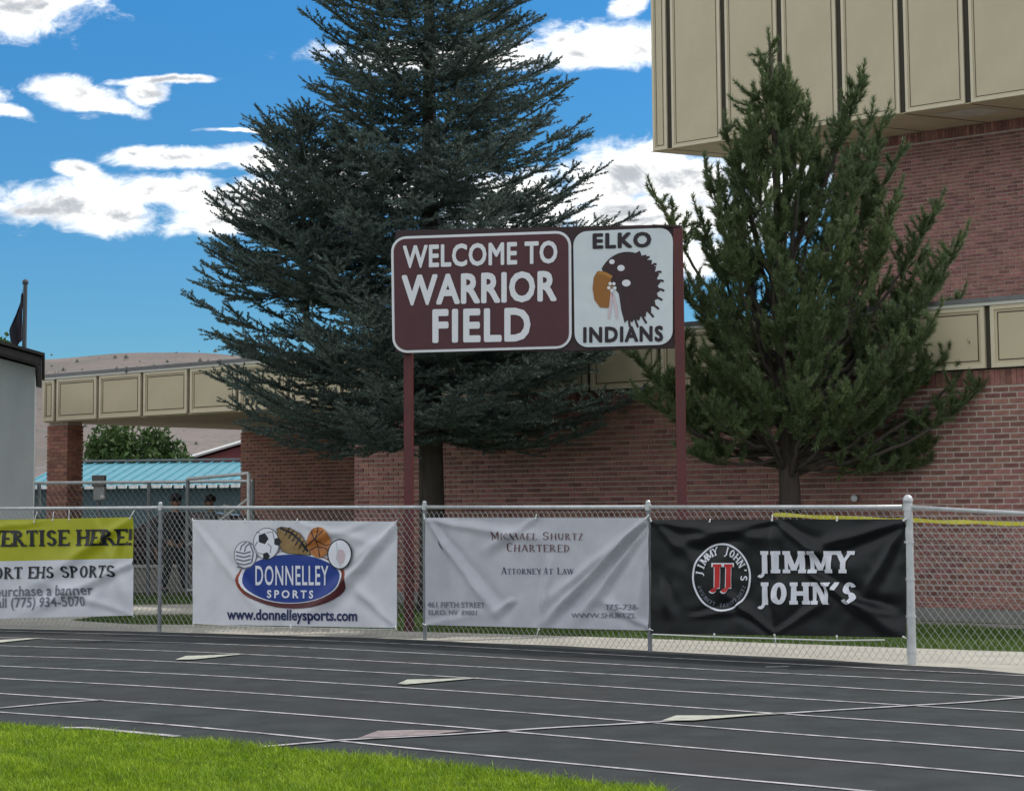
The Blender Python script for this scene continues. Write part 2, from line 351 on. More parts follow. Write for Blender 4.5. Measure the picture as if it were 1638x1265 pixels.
def strip(name, px, w, z, m, smooth=True, ext=0):
    P = gpx(px); P = catmull(P) if smooth else P
    if ext: P = [P[0] + (P[0] - P[3]).normalized() * ext] + P + [P[-1] + (P[-1] - P[-4]).normalized() * ext]
    b = MB(); V = []
    for i, p in enumerate(P):
        t = (P[min(i + 1, len(P) - 1)] - P[max(i - 1, 0)]).normalized(); n = Vector((-t.y, t.x, 0)) * w / 2
        V += [(p + n), (p - n)]
    b.add([(v.x, v.y, z) for v in V], [(2 * i, 2 * i + 1, 2 * i + 3, 2 * i + 2) for i in range(len(P) - 1)])
    return b.build(name, m, kind='structure')
for L in LANES: strip('lane_line', L, .044, .009, M['line'], ext=20)
strip('exchange_line', [(385, 1199.5), (540, 1186.5), (572, 1184.5), (700, 1178), (810, 1170.8), (900, 1165), (1020, 1158.5), (1250, 1143.2), (1438, 1131.5), (1545, 1125), (1638, 1117.5), (1800, 1107)], .05, .013, M['line'])
strip('exchange_line', [(-90, 1142), (0, 1134.2), (90, 1126), (165, 1121)], .05, .013, M['line'], False)
strip('exchange_line', [(1225, 1068.4), (1262, 1067.8)], .05, .013, M['line'], False)
strip('start_mark', [(97, 1166), (135, 1166), (210, 1173), (285, 1180)], .075, .013, M['line'], False)
for Z, mm in (([(280, 1057), (297, 1051), (345, 1049.5), (392, 1047.5), (345, 1053), (310, 1056.5)], 'zone'),
              ([(636, 1096), (652, 1089), (700, 1088.4), (772, 1086), (700, 1092.5), (650, 1097)], 'zone'),
              ([(572, 1184), (604, 1172), (660, 1170.5), (745, 1171.5), (690, 1178.3)], 'zonep'),
              ([(1058, 1155.5), (1082, 1147), (1150, 1147.2), (1262, 1142), (1180, 1149), (1110, 1155)], 'zone'),
              ([(-40, 1031), (-20, 1026), (30, 1023.5), (72, 1021.5), (30, 1026), (-10, 1030.5)], 'zone')):
    poly('exchange_zone_mark', gpx(Z), .016, M[mm], kind='structure')
# ------------------------------------------------------------------ building frame (local x along the facade, y away from us)
A0 = Vector((-7.87, 35.5, 0)); UA = math.atan2(-.6293, .777)
U = Vector((math.cos(UA), math.sin(UA), 0)); N = Vector((-U.y, U.x, 0))
def s_at(px, d=0.0, y=812):
    r = ray(px, y); a = r.x / r.y; P = A0 + N * d
    # (P.x + s U.x) = a (P.y + s U.y)
    return (a * P.y - P.x) / (U.x - a * U.y)
def z_at(px, py, d=0.0):
    s = s_at(px, d, py); Pt = A0 + N * d + U * s
    return AT(px, py, Pt.y).z
def L2W(s, d, z=0): p = A0 + U * s + N * d; return Vector((p.x, p.y, z))
lawn_back = [L2W(s_at(1900), .2), L2W(s_at(566), .2), L2W(s_at(566), 2.5), G(480, 948), G(305, 950), G(120, 950), G(-500, 948)]
poly('lawn', tope + lawn_back, -.006, M['lawn'], kind='structure')
poly('back_walkway', gpx([(0, 972), (215, 967), (305, 966), (420, 962), (560, 955), (560, 968), (420, 980), (305, 984), (215, 983.5), (150, 987), (100, 992), (0, 1000)]), -.0015, M['conc'], kind='structure')
sA, sB = s_at(1150), s_at(1640) + 8
poly('wall_walkway', [L2W(sA, -.30), L2W(sB, -.30), L2W(sB, -1.15), L2W(sA + .6, -.95)], .0, M['conc2'], kind='structure')

school = empty('school_building', A0, UA, label='red brick school with beige panelled fascia, canopy and tall gym block behind the trees', cat='school building')
FZ0, FZ1 = 3.235, 4.08
# --- brick walls
BL, BH, BD = .225, .075, .09
def brick_mesh(name, lx, ly, lz, m):
    g = .004; b = MB(); b.box(g, lx - g, 0, ly, g, lz - g); me = b.mesh(name, m); return me
def brick_field(parent, s0, s1, z0, z1, d, m, face='s', solo=None, lx=.207, lz=.058, depth=.05):
    """running bond on a wall; nearest ones single objects, the rest one joined part"""
    rows = int((z1 - z0) / BH); cells = []
    for r in range(rows):
        off = (BL / 2 if r % 2 else 0); k = 0; x = s0 - off
        while x < s1 - .02:
            a = max(x, s0); e = min(x + lx, s1)
            if e - a > .03: cells.append((a, e, z0 + r * BH))
            x += BL
    one = []
    if solo:
        full = [c for c in cells if c[1] - c[0] > lx - .01]
        full.sort(key=lambda c: (L2W(c[0], d) - CAMP).length + (0 if solo(c) else 1000)); one = [c for c in full[:300] if solo(c)]
        me = [brick_mesh('brick', lx, depth, lz, m) for _ in range(1)][0]
        for (a, e, z) in one:
            o = obj('brick', me, parent); o.location = (a, d + rng.uniform(-.003, .002), z)
    oneset = set(one); b = MB()
    for c in cells:
        if c in oneset: continue
        j = rng.uniform(-.003, .003)
        if face == 's': b.box(c[0], c[1], d + j, d + depth, c[2], c[2] + lz)
        else: b.box(d - depth, d + j, c[0], c[1], c[2], c[2] + lz)
    b.build('brick_courses', m, parent, kind='stuff')
def soldier(parent, s0, s1, z, h, d, m, depth=.05):
    b = MB(); x = s0
    while x < s1 - .03:
        b.box(x, min(x + .068, s1), d + rng.uniform(-.003, .003), d + depth, z, z + h); x += BH
    b.build('soldier_course', m, parent, kind='stuff')
s0, s1 = s_at(566), s_at(1638) + 5
wall = MB().box(s0 + .003, s1, .022, .35, 0, FZ0 - .004).build('brick_wall', M['mortar'], school)
def inview(c):
    P = L2W(c[0], 0, c[2]); r = P - CAMP; px = PX + F * (RM.transposed() @ r).x / -(RM.transposed() @ r).z
    return px < 1636 and c[2] > .3
brick_field(wall, s0, s1, .165, FZ0 - .215, .008, M['brick'], solo=inview)
soldier(wall, s0, s1, FZ0 - .209, .2, .008, M['brick'])
MB().box(s0, s1, -.03, .021, -.02, .155).build('plinth', M['conc2'], school)
sx0 = s_at(385, 5.0)
w2 = MB().box(sx0, s_at(700, 5) + 3, 5.022, 5.4, 0, FZ0 - .004).build('porch_wall', M['mortar'], school)
brick_field(w2, sx0 - .02, s_at(700, 5), 0.02, FZ0 - .01, 5.008, M['brick2'])
w3 = MB().box(s0 + .003, s0 + .25, .351, 5.0, 0, FZ0 - .006).build('porch_side_wall', M['mortar'], school)
# column
c0 = s_at(75, .12); cw, cd_ = .64, .36
col = MB().box(c0 + .02, c0 + cw - .02, .12, .12 + cd_ - .02, 0, FZ0 - .004).build('brick_column', M['mortar'], school)
b = MB(); r = 0; z = 0.02
while z < FZ0 - BH:
    x = c0
    o_ = .11 if r % 2 else 0
    edges = [c0] + [c0 + q for q in ([.215, .43] if not r % 2 else [.11, .325, .54])] + [c0 + cw]
    for a, e in zip(edges[:-1], edges[1:]): b.box(a + .004, e - .004, .10, .119, z, z + .065)
    ed = [.12, .32, .12 + cd_] if r % 2 else [.12, .22, .40, .12 + cd_]
    for a, e in zip(ed[:-1], ed[1:]): b.box(c0 + cw - .019, c0 + cw, a + .003, e - .004, z, z + .065)
    z += BH; r += 1
b.build('brick_courses', M['brick2'], col, kind='stuff')
# --- fascia panels
def panel_mesh(w, h, m1, m2, fr=.055, rec=.012):
    b = MB(); t = .05; y0 = 0
    b.box(0, w, .02, t, 0, h, 0)                                   # field
    for (a0, a1, c0_, c1_) in ((0, w, 0, fr), (0, w, h - fr, h), (0, fr, fr, h - fr), (w - fr, w, fr, h - fr)):
        b.box(a0, a1, 0, .019, c0_, c1_, 1)
    g = fr + .035                                                  # thin dark scored line inside
    for (a0, a1, c0_, c1_) in ((g, w - g, g, g + .014), (g, w - g, h - g - .014, h - g), (g, g + .014, g + .014, h - g - .014), (w - g - .014, w - g, g + .014, h - g - .014)):
        b.box(a0, a1, .017, .0199, c0_, c1_, 2)
    return b.mesh('fascia_panel', [m1, m2, M['groove']])
def fascia(parent, joints, d, z0, z1, gap, name='fascia_panel'):
    cache = {}
    for a, e in zip(joints[:-1], joints[1:]):
        w = round(e - a - gap, 2)
        if w not in cache: cache[w] = panel_mesh(w, z1 - z0, M['panel'], M['pframe'])
        o = obj(name, cache[w], parent); o.location = (a + gap / 2, d, z0)
ja, jb = s_at(91), s_at(1592); nP = round((jb - ja) / 1.27); pit = (jb - ja) / nP
joints = [s_at(69)] + [ja + i * pit for i in range(nP + 5)]
fas = MB().box(joints[0] + .01, joints[-1], -.028, .02, FZ0 + .01, FZ1).build('fascia_backing', M['groove'], school)
fascia(school, joints, -.08, FZ0 + .012, FZ1 - .03, .085)
MB().box(joints[0] - .03, joints[-1], -.115, .3, FZ1 + .018, FZ1 + .075).build('roof_coping', M['coping'], school)
MB().box(joints[0] - .03, joints[-1], -.1, .1, FZ1 - .028, FZ1 + .016).build('gutter_edge', M['copingw'], school)
k = joints[0]
while k < joints[-1]:
    MB().box(k, k + .03, -.13, -.09, FZ1 - .02, FZ1 + .09).build('gutter_strap', M['coping'], school); k += pit * 2
MB().box(joints[0] + .02, s0 - .003, -.027, 5.3, FZ0 - .008, FZ0 + .008).build('canopy_soffit', M['soffit'], school)
MB().box(joints[0] + .03, joints[-1], .021, 11.4, FZ0 + .012, FZ1 + .01).build('lower_roof', M['coping'], school)
MB().box(joints[0] - .01, joints[0] + .018, -.03, 5.3, FZ0 + .01, FZ1 - .02).build('fascia_end', M['panel'], school)
# --- gym block
dG = 9.72; GZ = 9.0
gc = s_at(1040, dG, 235)
gj0, gj5 = s_at(1069, dG, 120), s_at(1546, dG, 100); gp = (gj5 - gj0) / 5
gjo = [gc] + [gj0 + i * gp for i in range(12)]
GT = 14.2
MB().box(gc + .03, gjo[-1], dG + .055, dG + .12, GZ + .012, GT).build('gym_fascia_backing', M['groove'], school)
fascia(school, gjo, dG, GZ, GT, .135, 'gym_fascia_panel')
dW = dG + 1.86; w0 = s_at(1335, dW, 400)
EA = rad(90 - 64) - UA                                             # rear edge of the overhang in local angle
ex, ey = math.cos(EA), math.sin(EA)
Lr = 16.0
pts = [(gc, dG + .03), (gjo[-1], dG + .03), (gjo[-1], dG + 9), (gc + ex * Lr, dG + .03 + ey * Lr)]
def prism(name, pts, z0, z1, m, parent):
    b = MB(); n = len(pts)
    b.add([(x, y, z0) for x, y in pts] + [(x, y, z1) for x, y in pts], [tuple(range(n))[::-1], tuple(range(n, 2 * n))] + [(i, (i + 1) % n, n + (i + 1) % n, n + i) for i in range(n)])
    return b.build(name, m, parent)
prism('gym_soffit', pts, GZ - .008, GZ + .006, M['soffit'], school)
prism('gym_roof_mass', [(gc + .15, dG + .13), (gjo[-1], dG + .13), (gjo[-1], dG + 8.9), (gc + .1 + ex * (Lr - .2), dG + .1 + ey * (Lr - .2))], GZ + .02, GT - .05, M['panel'], school)
for i in range(12):                                                # soffit seams and pale panels
    a = gj0 + i * gp
    q = lambda t, o=0: (a + o + ex * t, dG + .05 + ey * t)
    b = MB(); w_ = .035
    p0, p1 = q(0), q(2.3); b.add([(p0[0], p0[1], GZ - .013), (p0[0] + w_, p0[1], GZ - .013), (p1[0] + w_, p1[1], GZ - .013), (p1[0], p1[1], GZ - .013)], [(0, 1, 2, 3)])
    b.build('soffit_seam', M['groove'], school)
    if i in (4, 6, 8):
        b = MB(); r0, r1, r2, r3 = q(.45, .25), q(.45, gp - .2), q(1.2, gp - .2), q(1.2, .25)
        b.add([(*r0, GZ - .014), (*r1, GZ - .014), (*r2, GZ - .014), (*r3, GZ - .014)], [(0, 1, 2, 3)]); b.build('soffit_panel', M['soffitl'], school)
gw = MB().box(w0 + .003, gjo[-1], dW + .022, dW + .4, FZ1, GZ - .012).build('gym_brick_wall', M['mortar'], school)
brick_field(gw, w0, s_at(1638, dW) + 1.5, FZ1 + .25, GZ - .225, dW + .008, M['brick'])
soldier(gw, w0, s_at(1638, dW) + 1.5, GZ - .22, .2, dW + .008, M['brick'])

# ------------------------------------------------------------------ fence along the track
fence = empty('chain_link_fence', G(1459, 1062), label='galvanised chain link fence with a top rail behind the track, banners tied to it', cat='fence')
FO = fence.location.copy()
POSTS = [(-330, 995), (-90, 1001.5), (255, 1010), (680, 1022.5), (1040, 1042), (1459, 1062)]
TOPS = [815, 813.5, 812, 811, 811, 811]
pp = [G(*p) for p in POSTS]; tz = [AT(p[0], t, g.y).z for p, t, g in zip(POSTS, TOPS, pp)]
pR = G(1638, 1067.5); dR = (pR - pp[-1]).normalized(); pR2 = pp[-1] + dR * 3.4; zR = AT(1638, 820.5, pR.y).z
zR2 = tz[-1] + (zR - tz[-1]) * 3.4 / (pR - pp[-1]).length
pp.append(pR2); tz.append(zR2)
def loc(p, z): return Vector((p.x - FO.x, p.y - FO.y, z))
for i, (p, z) in enumerate(zip(pp, tz)):
    if i == 5:
        zt = AT(1457, 800, p.y).z; q = MB().tube([loc(p, -.01), loc(p, zt)], .043, 14).build('corner_post', M['galv'], fence, smooth=False)
        MB().sphere(loc(p, zt), .05, 14, 8, sc=(1, 1, 1.1)).build('post_cap', M['galv'], q, smooth=True)
        for zz in (.12, .45, .8, 1.15, tz[5] - .02):
            MB().tube([loc(p, zz - .012), loc(p, zz + .012)], .049, 14).build('tension_band', M['galv'], q)
    else:
        q = MB().tube([loc(p, -.01), loc(p, z + .01)], .025, 10).build('line_post', M['galvd'], fence)
        MB().tube([loc(p, z - .03), loc(p, z + .035)], .033, 10).sphere(loc(p, z + .05), .026, 10, 6).build('post_cap', M['galv'], q)
for i in range(len(pp) - 1):
    MB().tube([loc(pp[i], tz[i]), loc(pp[i + 1], tz[i + 1])], .0215, 10).build('top_rail', M['galv'], fence, smooth=True)
def fabric(name, P, Q, zt0, zt1, z0, wx, wz, r, m, parent, base=FO):
    d = Vector((Q.x - P.x, Q.y - P.y, 0)); Ln = d.length; d.normalize(); nn = Vector((-d.y, d.x, 0))
    n = int(Ln / wx); V = []; Fc = []
    for k in range(n):
        for half in range(1):
            pts = []; x0 = k * wx; top = zt0 + (zt1 - zt0) * (k / n); j = 0; z = z0
            while z <= top + .001:
                on = (j + k) % 2
                c = Vector((P.x, P.y, 0)) + d * (x0 + (wx if on else 0)) + nn * (.004 if on else -.004) - Vector((base.x, base.y, -z))
                pts.append(c); z += wz; j += 1
            b0 = len(V)
            for c in pts:
                V += [tuple(c + d * r + Vector((0, 0, 0))), tuple(c - d * r * .5 + nn * r), tuple(c - d * r * .5 - nn * r)]
            for i in range(len(pts) - 1):
                a = b0 + i * 3
                for t in range(3): Fc.append((a + t, a + (t + 1) % 3, a + 3 + (t + 1) % 3, a + 3 + t))
    me = bpy.data.meshes.new(name); me.from_pydata(V, [], Fc); me.materials.append(m)
    return obj(name, me, parent, kind='stuff')
for i in range(len(pp) - 1):
    fabric('wire_mesh', pp[i], pp[i + 1], tz[i], tz[i + 1], .02, .0375, .05, .0026, M['wire'], fence)

# ------------------------------------------------------------------ planes to print on
class Plane:
    def __init__(s, A, B, off=0.0):
        s.u = Vector((B.x - A.x, B.y - A.y, 0)).normalized(); s.n = Vector((s.u.y, -s.u.x, 0)); s.p = Vector((A.x, A.y, 0)) + s.n * off
    def pt(s, px, py, off=0.0):
        d = ray(px, py); t = (s.p - CAMP).dot(s.n) / d.dot(s.n); return CAMP + d * t + s.n * off
def smooth_noise(x, y, sd): return noise.noise(Vector((x, y, sd * 7.7)))
def text_poly(body, bold=0.0, space=1.0):
    c = bpy.data.curves.new('t', 'FONT'); c.body = body; c.size = 1; c.offset = bold; c.space_character = space; c.resolution_u = 3
    o = bpy.data.objects.new('t', c); me = bpy.data.meshes.new_from_object(o)
    V = [(v.co.x, v.co.y) for v in me.vertices]; Fs = [tuple(p.vertices) for p in me.polygons]
    bpy.data.objects.remove(o); bpy.data.curves.remove(c); bpy.data.meshes.remove(me)
    return V, Fs
def bold_text(body, b, space=1.0):
    V, Fs = text_poly(body, 0, space); VV = []; FF = []
    for k, (dx, dy) in enumerate(((0, 0), (b, 0), (-b, 0), (0, b), (0, -b), (.75 * b, .75 * b), (-.75 * b, .75 * b), (.75 * b, -.75 * b), (-.75 * b, -.75 * b))):
        o = len(VV); VV += [(v[0] + dx, v[1] + dy, k * .0005) for v in V]; FF += [tuple(o + i for i in f) for f in Fs]
    return VV, FF
# slab and serif capitals drawn as strokes: v = stem, h = bar, d = diagonal, a = arc
GL = {
 'A': (1.0, [('d', .12, 0, .5, 1, .6), ('d', .88, 0, .5, 1, 1), ('h', .32, .25, .75)], [(.12, 0), (.88, 0)]),
 'C': (.9, [('a', .52, .5, .40, .5, 45, 315)], []),
 'D': (.95, [('v', .2, 0, 1), ('a', .2, .5, .62, .5, -90, 90)], [(.2, 0), (.2, 1)]),
 'E': (.82, [('v', .2, 0, 1), ('h', 1, .2, .75), ('h', .5, .2, .62), ('h', 0, .2, .78), ('s', .77, 1, -1), ('s', .79, 0, 1)], [(.2, 0), (.2, 1)]),
 'F': (.8, [('v', .2, 0, 1), ('h', 1, .2, .75), ('h', .5, .2, .62), ('s', .76, 1, -1)], [(.2, 0), (.2, 1)]),
 'G': (.95, [('a', .52, .5, .40, .5, 45, 330), ('v', .80, .05, .45), ('h', .45, .55, .9)], []),
 'H': (1.0, [('v', .18, 0, 1), ('v', .82, 0, 1), ('h', .5, .18, .82)], [(.18, 0), (.18, 1), (.82, 0), (.82, 1)]),
 'I': (.5, [('v', .25, 0, 1)], [(.25, 0), (.25, 1)]),
 'J': (.62, [('v', .40, -.02, 1), ('a', .18, 0, .22, .22, -140, 0)], [(.40, 1)]),
 'K': (.95, [('v', .2, 0, 1), ('d', .80, 1, .30, .42, 1), ('d', .46, .56, .84, 0, 1)], [(.2, 0), (.2, 1)]),
 'L': (.8, [('v', .2, 0, 1), ('h', 0, .2, .75), ('s', .76, 0, 1)], [(.2, 0), (.2, 1)]),
 'M': (1.25, [('v', .2, 0, 1, .7), ('v', 1.05, 0, 1), ('d', .2, 1, .62, .12, 1), ('d', .62, .12, 1.05, 1, .7)], [(.2, 0), (.2, 1), (1.05, 0), (1.05, 1)]),
 'N': (1.02, [('v', .2, 0, 1, .7), ('v', .84, 0, 1, .7), ('d', .2, 1, .84, 0, 1)], [(.2, 0), (.2, 1), (.84, 1)]),
 'O': (1.0, [('a', .5, .5, .40, .5, 0, 360)], []),
 'P': (.85, [('v', .2, 0, 1), ('a', .2, .72, .52, .28, -90, 90)], [(.2, 0), (.2, 1)]),
 'R': (.95, [('v', .2, 0, 1), ('a', .2, .74, .50, .26, -90, 90), ('d', .42, .48, .82, 0, 1)], [(.2, 0), (.2, 1), (.84, 0)]),
 'S': (.88, [('a', .44, .73, .34, .27, 12, 270), ('a', .44, .275, .36, .275, 90, -165)], []),
 'T': (.9, [('v', .45, 0, 1), ('h', 1, .08, .82), ('s', .10, 1, -1), ('s', .80, 1, -1)], [(.45, 0)]),
 'U': (.98, [('v', .18, .35, 1), ('v', .80, .35, 1, .7), ('a', .49, .37, .31, .37, 180, 360)], [(.18, 1), (.80, 1)]),
 'V': (.98, [('d', .12, 1, .5, 0, 1), ('d', .88, 1, .5, 0, .6)], [(.12, 1), (.88, 1)]),
 'W': (1.4, [('d', .12, 1, .42, 0, 1), ('d', .7, 1, .42, 0, .6), ('d', .7, 1, 1.0, 0, 1), ('d', 1.28, 1, 1.0, 0, .6)], [(.12, 1), (.7, 1), (1.28, 1)]),
 'Y': (.95, [('d', .1, 1, .48, .48, 1), ('d', .86, 1, .48, .48, .7), ('v', .48, 0, .5)], [(.1, 1), (.86, 1), (.48, 0)]),
 'Z': (.82, [('h', 1, .12, .7), ('h', 0, .1, .74), ('d', .68, 1, .12, 0, 1)], []),
 "'": (.40, [('d', .24, 1.0, .14, .66, .8)], []), '!': (.4, [('v', .2, .32, 1.0), ('v', .2, 0, .15)], []), ' ': (.5, [], [])}
def slab_poly(text, tv=.17, th=.10, serif=.12, sh=.09, small=None, gap=0.0):
    V = []; Fs = []; x = 0
    def quad(a, b, c, d):
        i = len(V); z = (len(Fs) % 7) * .0005; V.extend([(*a, z), (*b, z), (*c, z), (*d, z)]); Fs.append((i, i + 1, i + 2, i + 3))
    up = True
    for ch in text:
        sc = 1.0
        if small:
            sc = 1.0 if (ch != ' ' and up) else small
            up = (ch == ' ')
        w, st, sf = GL[ch]
        X = lambda q: x + q * sc
        Y = lambda q: q * sc
        for q in st:
            k = q[0]
            if k == 'v':
                t = tv * (q[4] if len(q) > 4 else 1) / 2; quad((X(q[1] - t), Y(q[2])), (X(q[1] + t), Y(q[2])), (X(q[1] + t), Y(q[3])), (X(q[1] - t), Y(q[3])))
            elif k == 'h':
                yc = q[1]; y0, y1 = (yc - th, yc) if yc == 1 else ((yc, yc + th) if yc == 0 else (yc - th / 2, yc + th / 2))
                quad((X(q[2]), Y(y0)), (X(q[3]), Y(y0)), (X(q[3]), Y(y1)), (X(q[2]), Y(y1)))
            elif k == 's':
                if not serif: continue
                quad((X(q[1] - sh * .6), Y(q[2])), (X(q[1] + sh * .6), Y(q[2])), (X(q[1] + sh * .6), Y(q[2] + q[3] * .24)), (X(q[1] - sh * .3), Y(q[2] + q[3] * .24)))
            elif k == 'd':
                t = tv * q[5] / 2 * 1.08; quad((X(q[1] - t), Y(q[2])), (X(q[1] + t), Y(q[2])), (X(q[3] + t), Y(q[4])), (X(q[3] - t), Y(q[4])))
            elif k == 'a':
                _, ax, ay, rx, ry, a0, a1 = q; tv_, th_ = min(tv, rx * .80), min(th, ry * .62); n = max(4, int(abs(a1 - a0) / 18))
                for i in range(n):
                    g = [rad(a0 + (a1 - a0) * (i + e) / n) for e in (0, 1)]
                    P = []
                    for gg in g:
                        c, s_ = math.cos(gg), math.sin(gg)
                        P.append(((X(ax + rx * c), Y(ay + ry * s_)), (X(ax + max(rx - tv_, .02) * c), Y(ay + max(ry - th_, .02) * s_))))
                    quad(P[0][0], P[1][0], P[1][1], P[0][1])
        for (a, y) in sf:
            if serif: quad((X(a - tv / 2 - serif * .7), Y(y)), (X(a + tv / 2 + serif * .7), Y(y)), (X(a + tv / 2 + serif * .7), Y(y + (-sh if y else sh))), (X(a - tv / 2 - serif * .7), Y(y + (-sh if y else sh))))
        x += (w + gap) * sc
    return V, Fs
def ell(cx_, cy_, rx, ry, n=40, a0=0, a1=360): return [(cx_ + rx * math.cos(rad(a0 + (a1 - a0) * i / n)), cy_ + ry * math.sin(rad(a0 + (a1 - a0) * i / n))) for i in range(n + (0 if a1 - a0 == 360 else 1))]
def ring(cx_, cy_, rx, ry, t, n=40, a0=0, a1=360):
    V = []; Fs = []
    for i in range(n + 1):
        a = rad(a0 + (a1 - a0) * i / n); V += [(cx_ + rx * math.cos(a), cy_ + ry * math.sin(a)), (cx_ + (rx - t) * math.cos(a), cy_ + (ry - t) * math.sin(a))]
    for i in range(n): Fs.append((2 * i, 2 * i + 2, 2 * i + 3, 2 * i + 1))
    return V, Fs
def thick(P, w):
    V = []; Fs = []
    for i, p in enumerate(P):
        a, b = P[max(i - 1, 0)], P[min(i + 1, len(P) - 1)]; dx, dy = b[0] - a[0], b[1] - a[1]; l = math.hypot(dx, dy) or 1
        V += [(p[0] - dy / l * w / 2, p[1] + dx / l * w / 2), (p[0] + dy / l * w / 2, p[1] - dx / l * w / 2)]
    for i in range(len(P) - 1): Fs.append((2 * i, 2 * i + 2, 2 * i + 3, 2 * i + 1))
    return V, Fs
def fit(VF, x0, y0, x1, y1, slope=0.0):
    """place in photo-plane coordinates: left x0, top y0, right x1, bottom y1"""
    V, Fs = VF; ax, bx = min(v[0] for v in V), max(v[0] for v in V); ay, by = min(v[1] for v in V), max(v[1] for v in V)
    R = []
    for v in V:
        X = x0 + (v[0] - ax) / (bx - ax) * (x1 - x0); Y = y1 - (v[1] - ay) / (by - ay) * (y1 - y0); R.append((X, Y + slope * (X - x0), v[2] if len(v) > 2 else 0))
    return R, Fs
def emboss(name, VF, surf, m, parent, off, grid=None):
    if 'lettering' in name and 'logo_ring' not in name:
        ys_ = [v[1] for v in VF[0]]; Wd = words(VF, .16 * (max(ys_) - min(ys_)))
        if len(Wd) > 1:
            for w_ in Wd: emboss(name, w_, surf, m, parent, off, grid)
            return
    V, Fs = VF; bm = bmesh.new(); bv = [bm.verts.new((v[0], v[1], v[2] if len(v) > 2 else 0)) for v in V]
    for f in Fs:
        try: bm.faces.new([bv[i] for i in f])
        except ValueError: pass
    if grid:
        gx, gy = grid; xs = [v[0] for v in V]; ys = [v[1] for v in V]
        for (lo, hi, g, no) in ((min(xs), max(xs), gx, (1, 0, 0)), (min(ys), max(ys), gy, (0, 1, 0))):
            k = math.floor(lo / g) + 1
            while k * g < hi:
                bmesh.ops.bisect_plane(bm, geom=bm.verts[:] + bm.edges[:] + bm.faces[:], plane_co=(no[0] * k * g, no[1] * k * g, 0), plane_no=no, dist=1e-5); k += 1
    for v in bm.verts: v.co = surf(v.co.x, v.co.y, off + v.co.z)
    for f in bm.faces:
        f.normal_update()
        if f.normal.dot(f.calc_center_median() - CAMP) > 0: f.normal_flip()
    me = bpy.data.meshes.new(name); bm.to_mesh(me); bm.free(); me.materials.append(m)
    o = obj(name, me, parent)
    if parent: o.matrix_parent_inverse = Matrix.Translation(-parent.location)
    return o

def words(VF, gap):
    V, Fs = VF; iv = sorted((min(V[i][0] for i in f), max(V[i][0] for i in f)) for f in Fs); cuts = []; hi = iv[0][1]
    for a, b in iv:
        if a - hi > gap: cuts.append((hi + a) / 2)
        hi = max(hi, b)
    out = [[] for _ in range(len(cuts) + 1)]
    for f in Fs: out[sum(V[f[0]][0] > c for c in cuts)].append(f)
    R = []
    for fs in out:
        ids = sorted({i for f in fs for i in f}); mp = {i: k for k, i in enumerate(ids)}; R.append(([V[i] for i in ids], [tuple(mp[i] for i in f) for f in fs]))
    return R
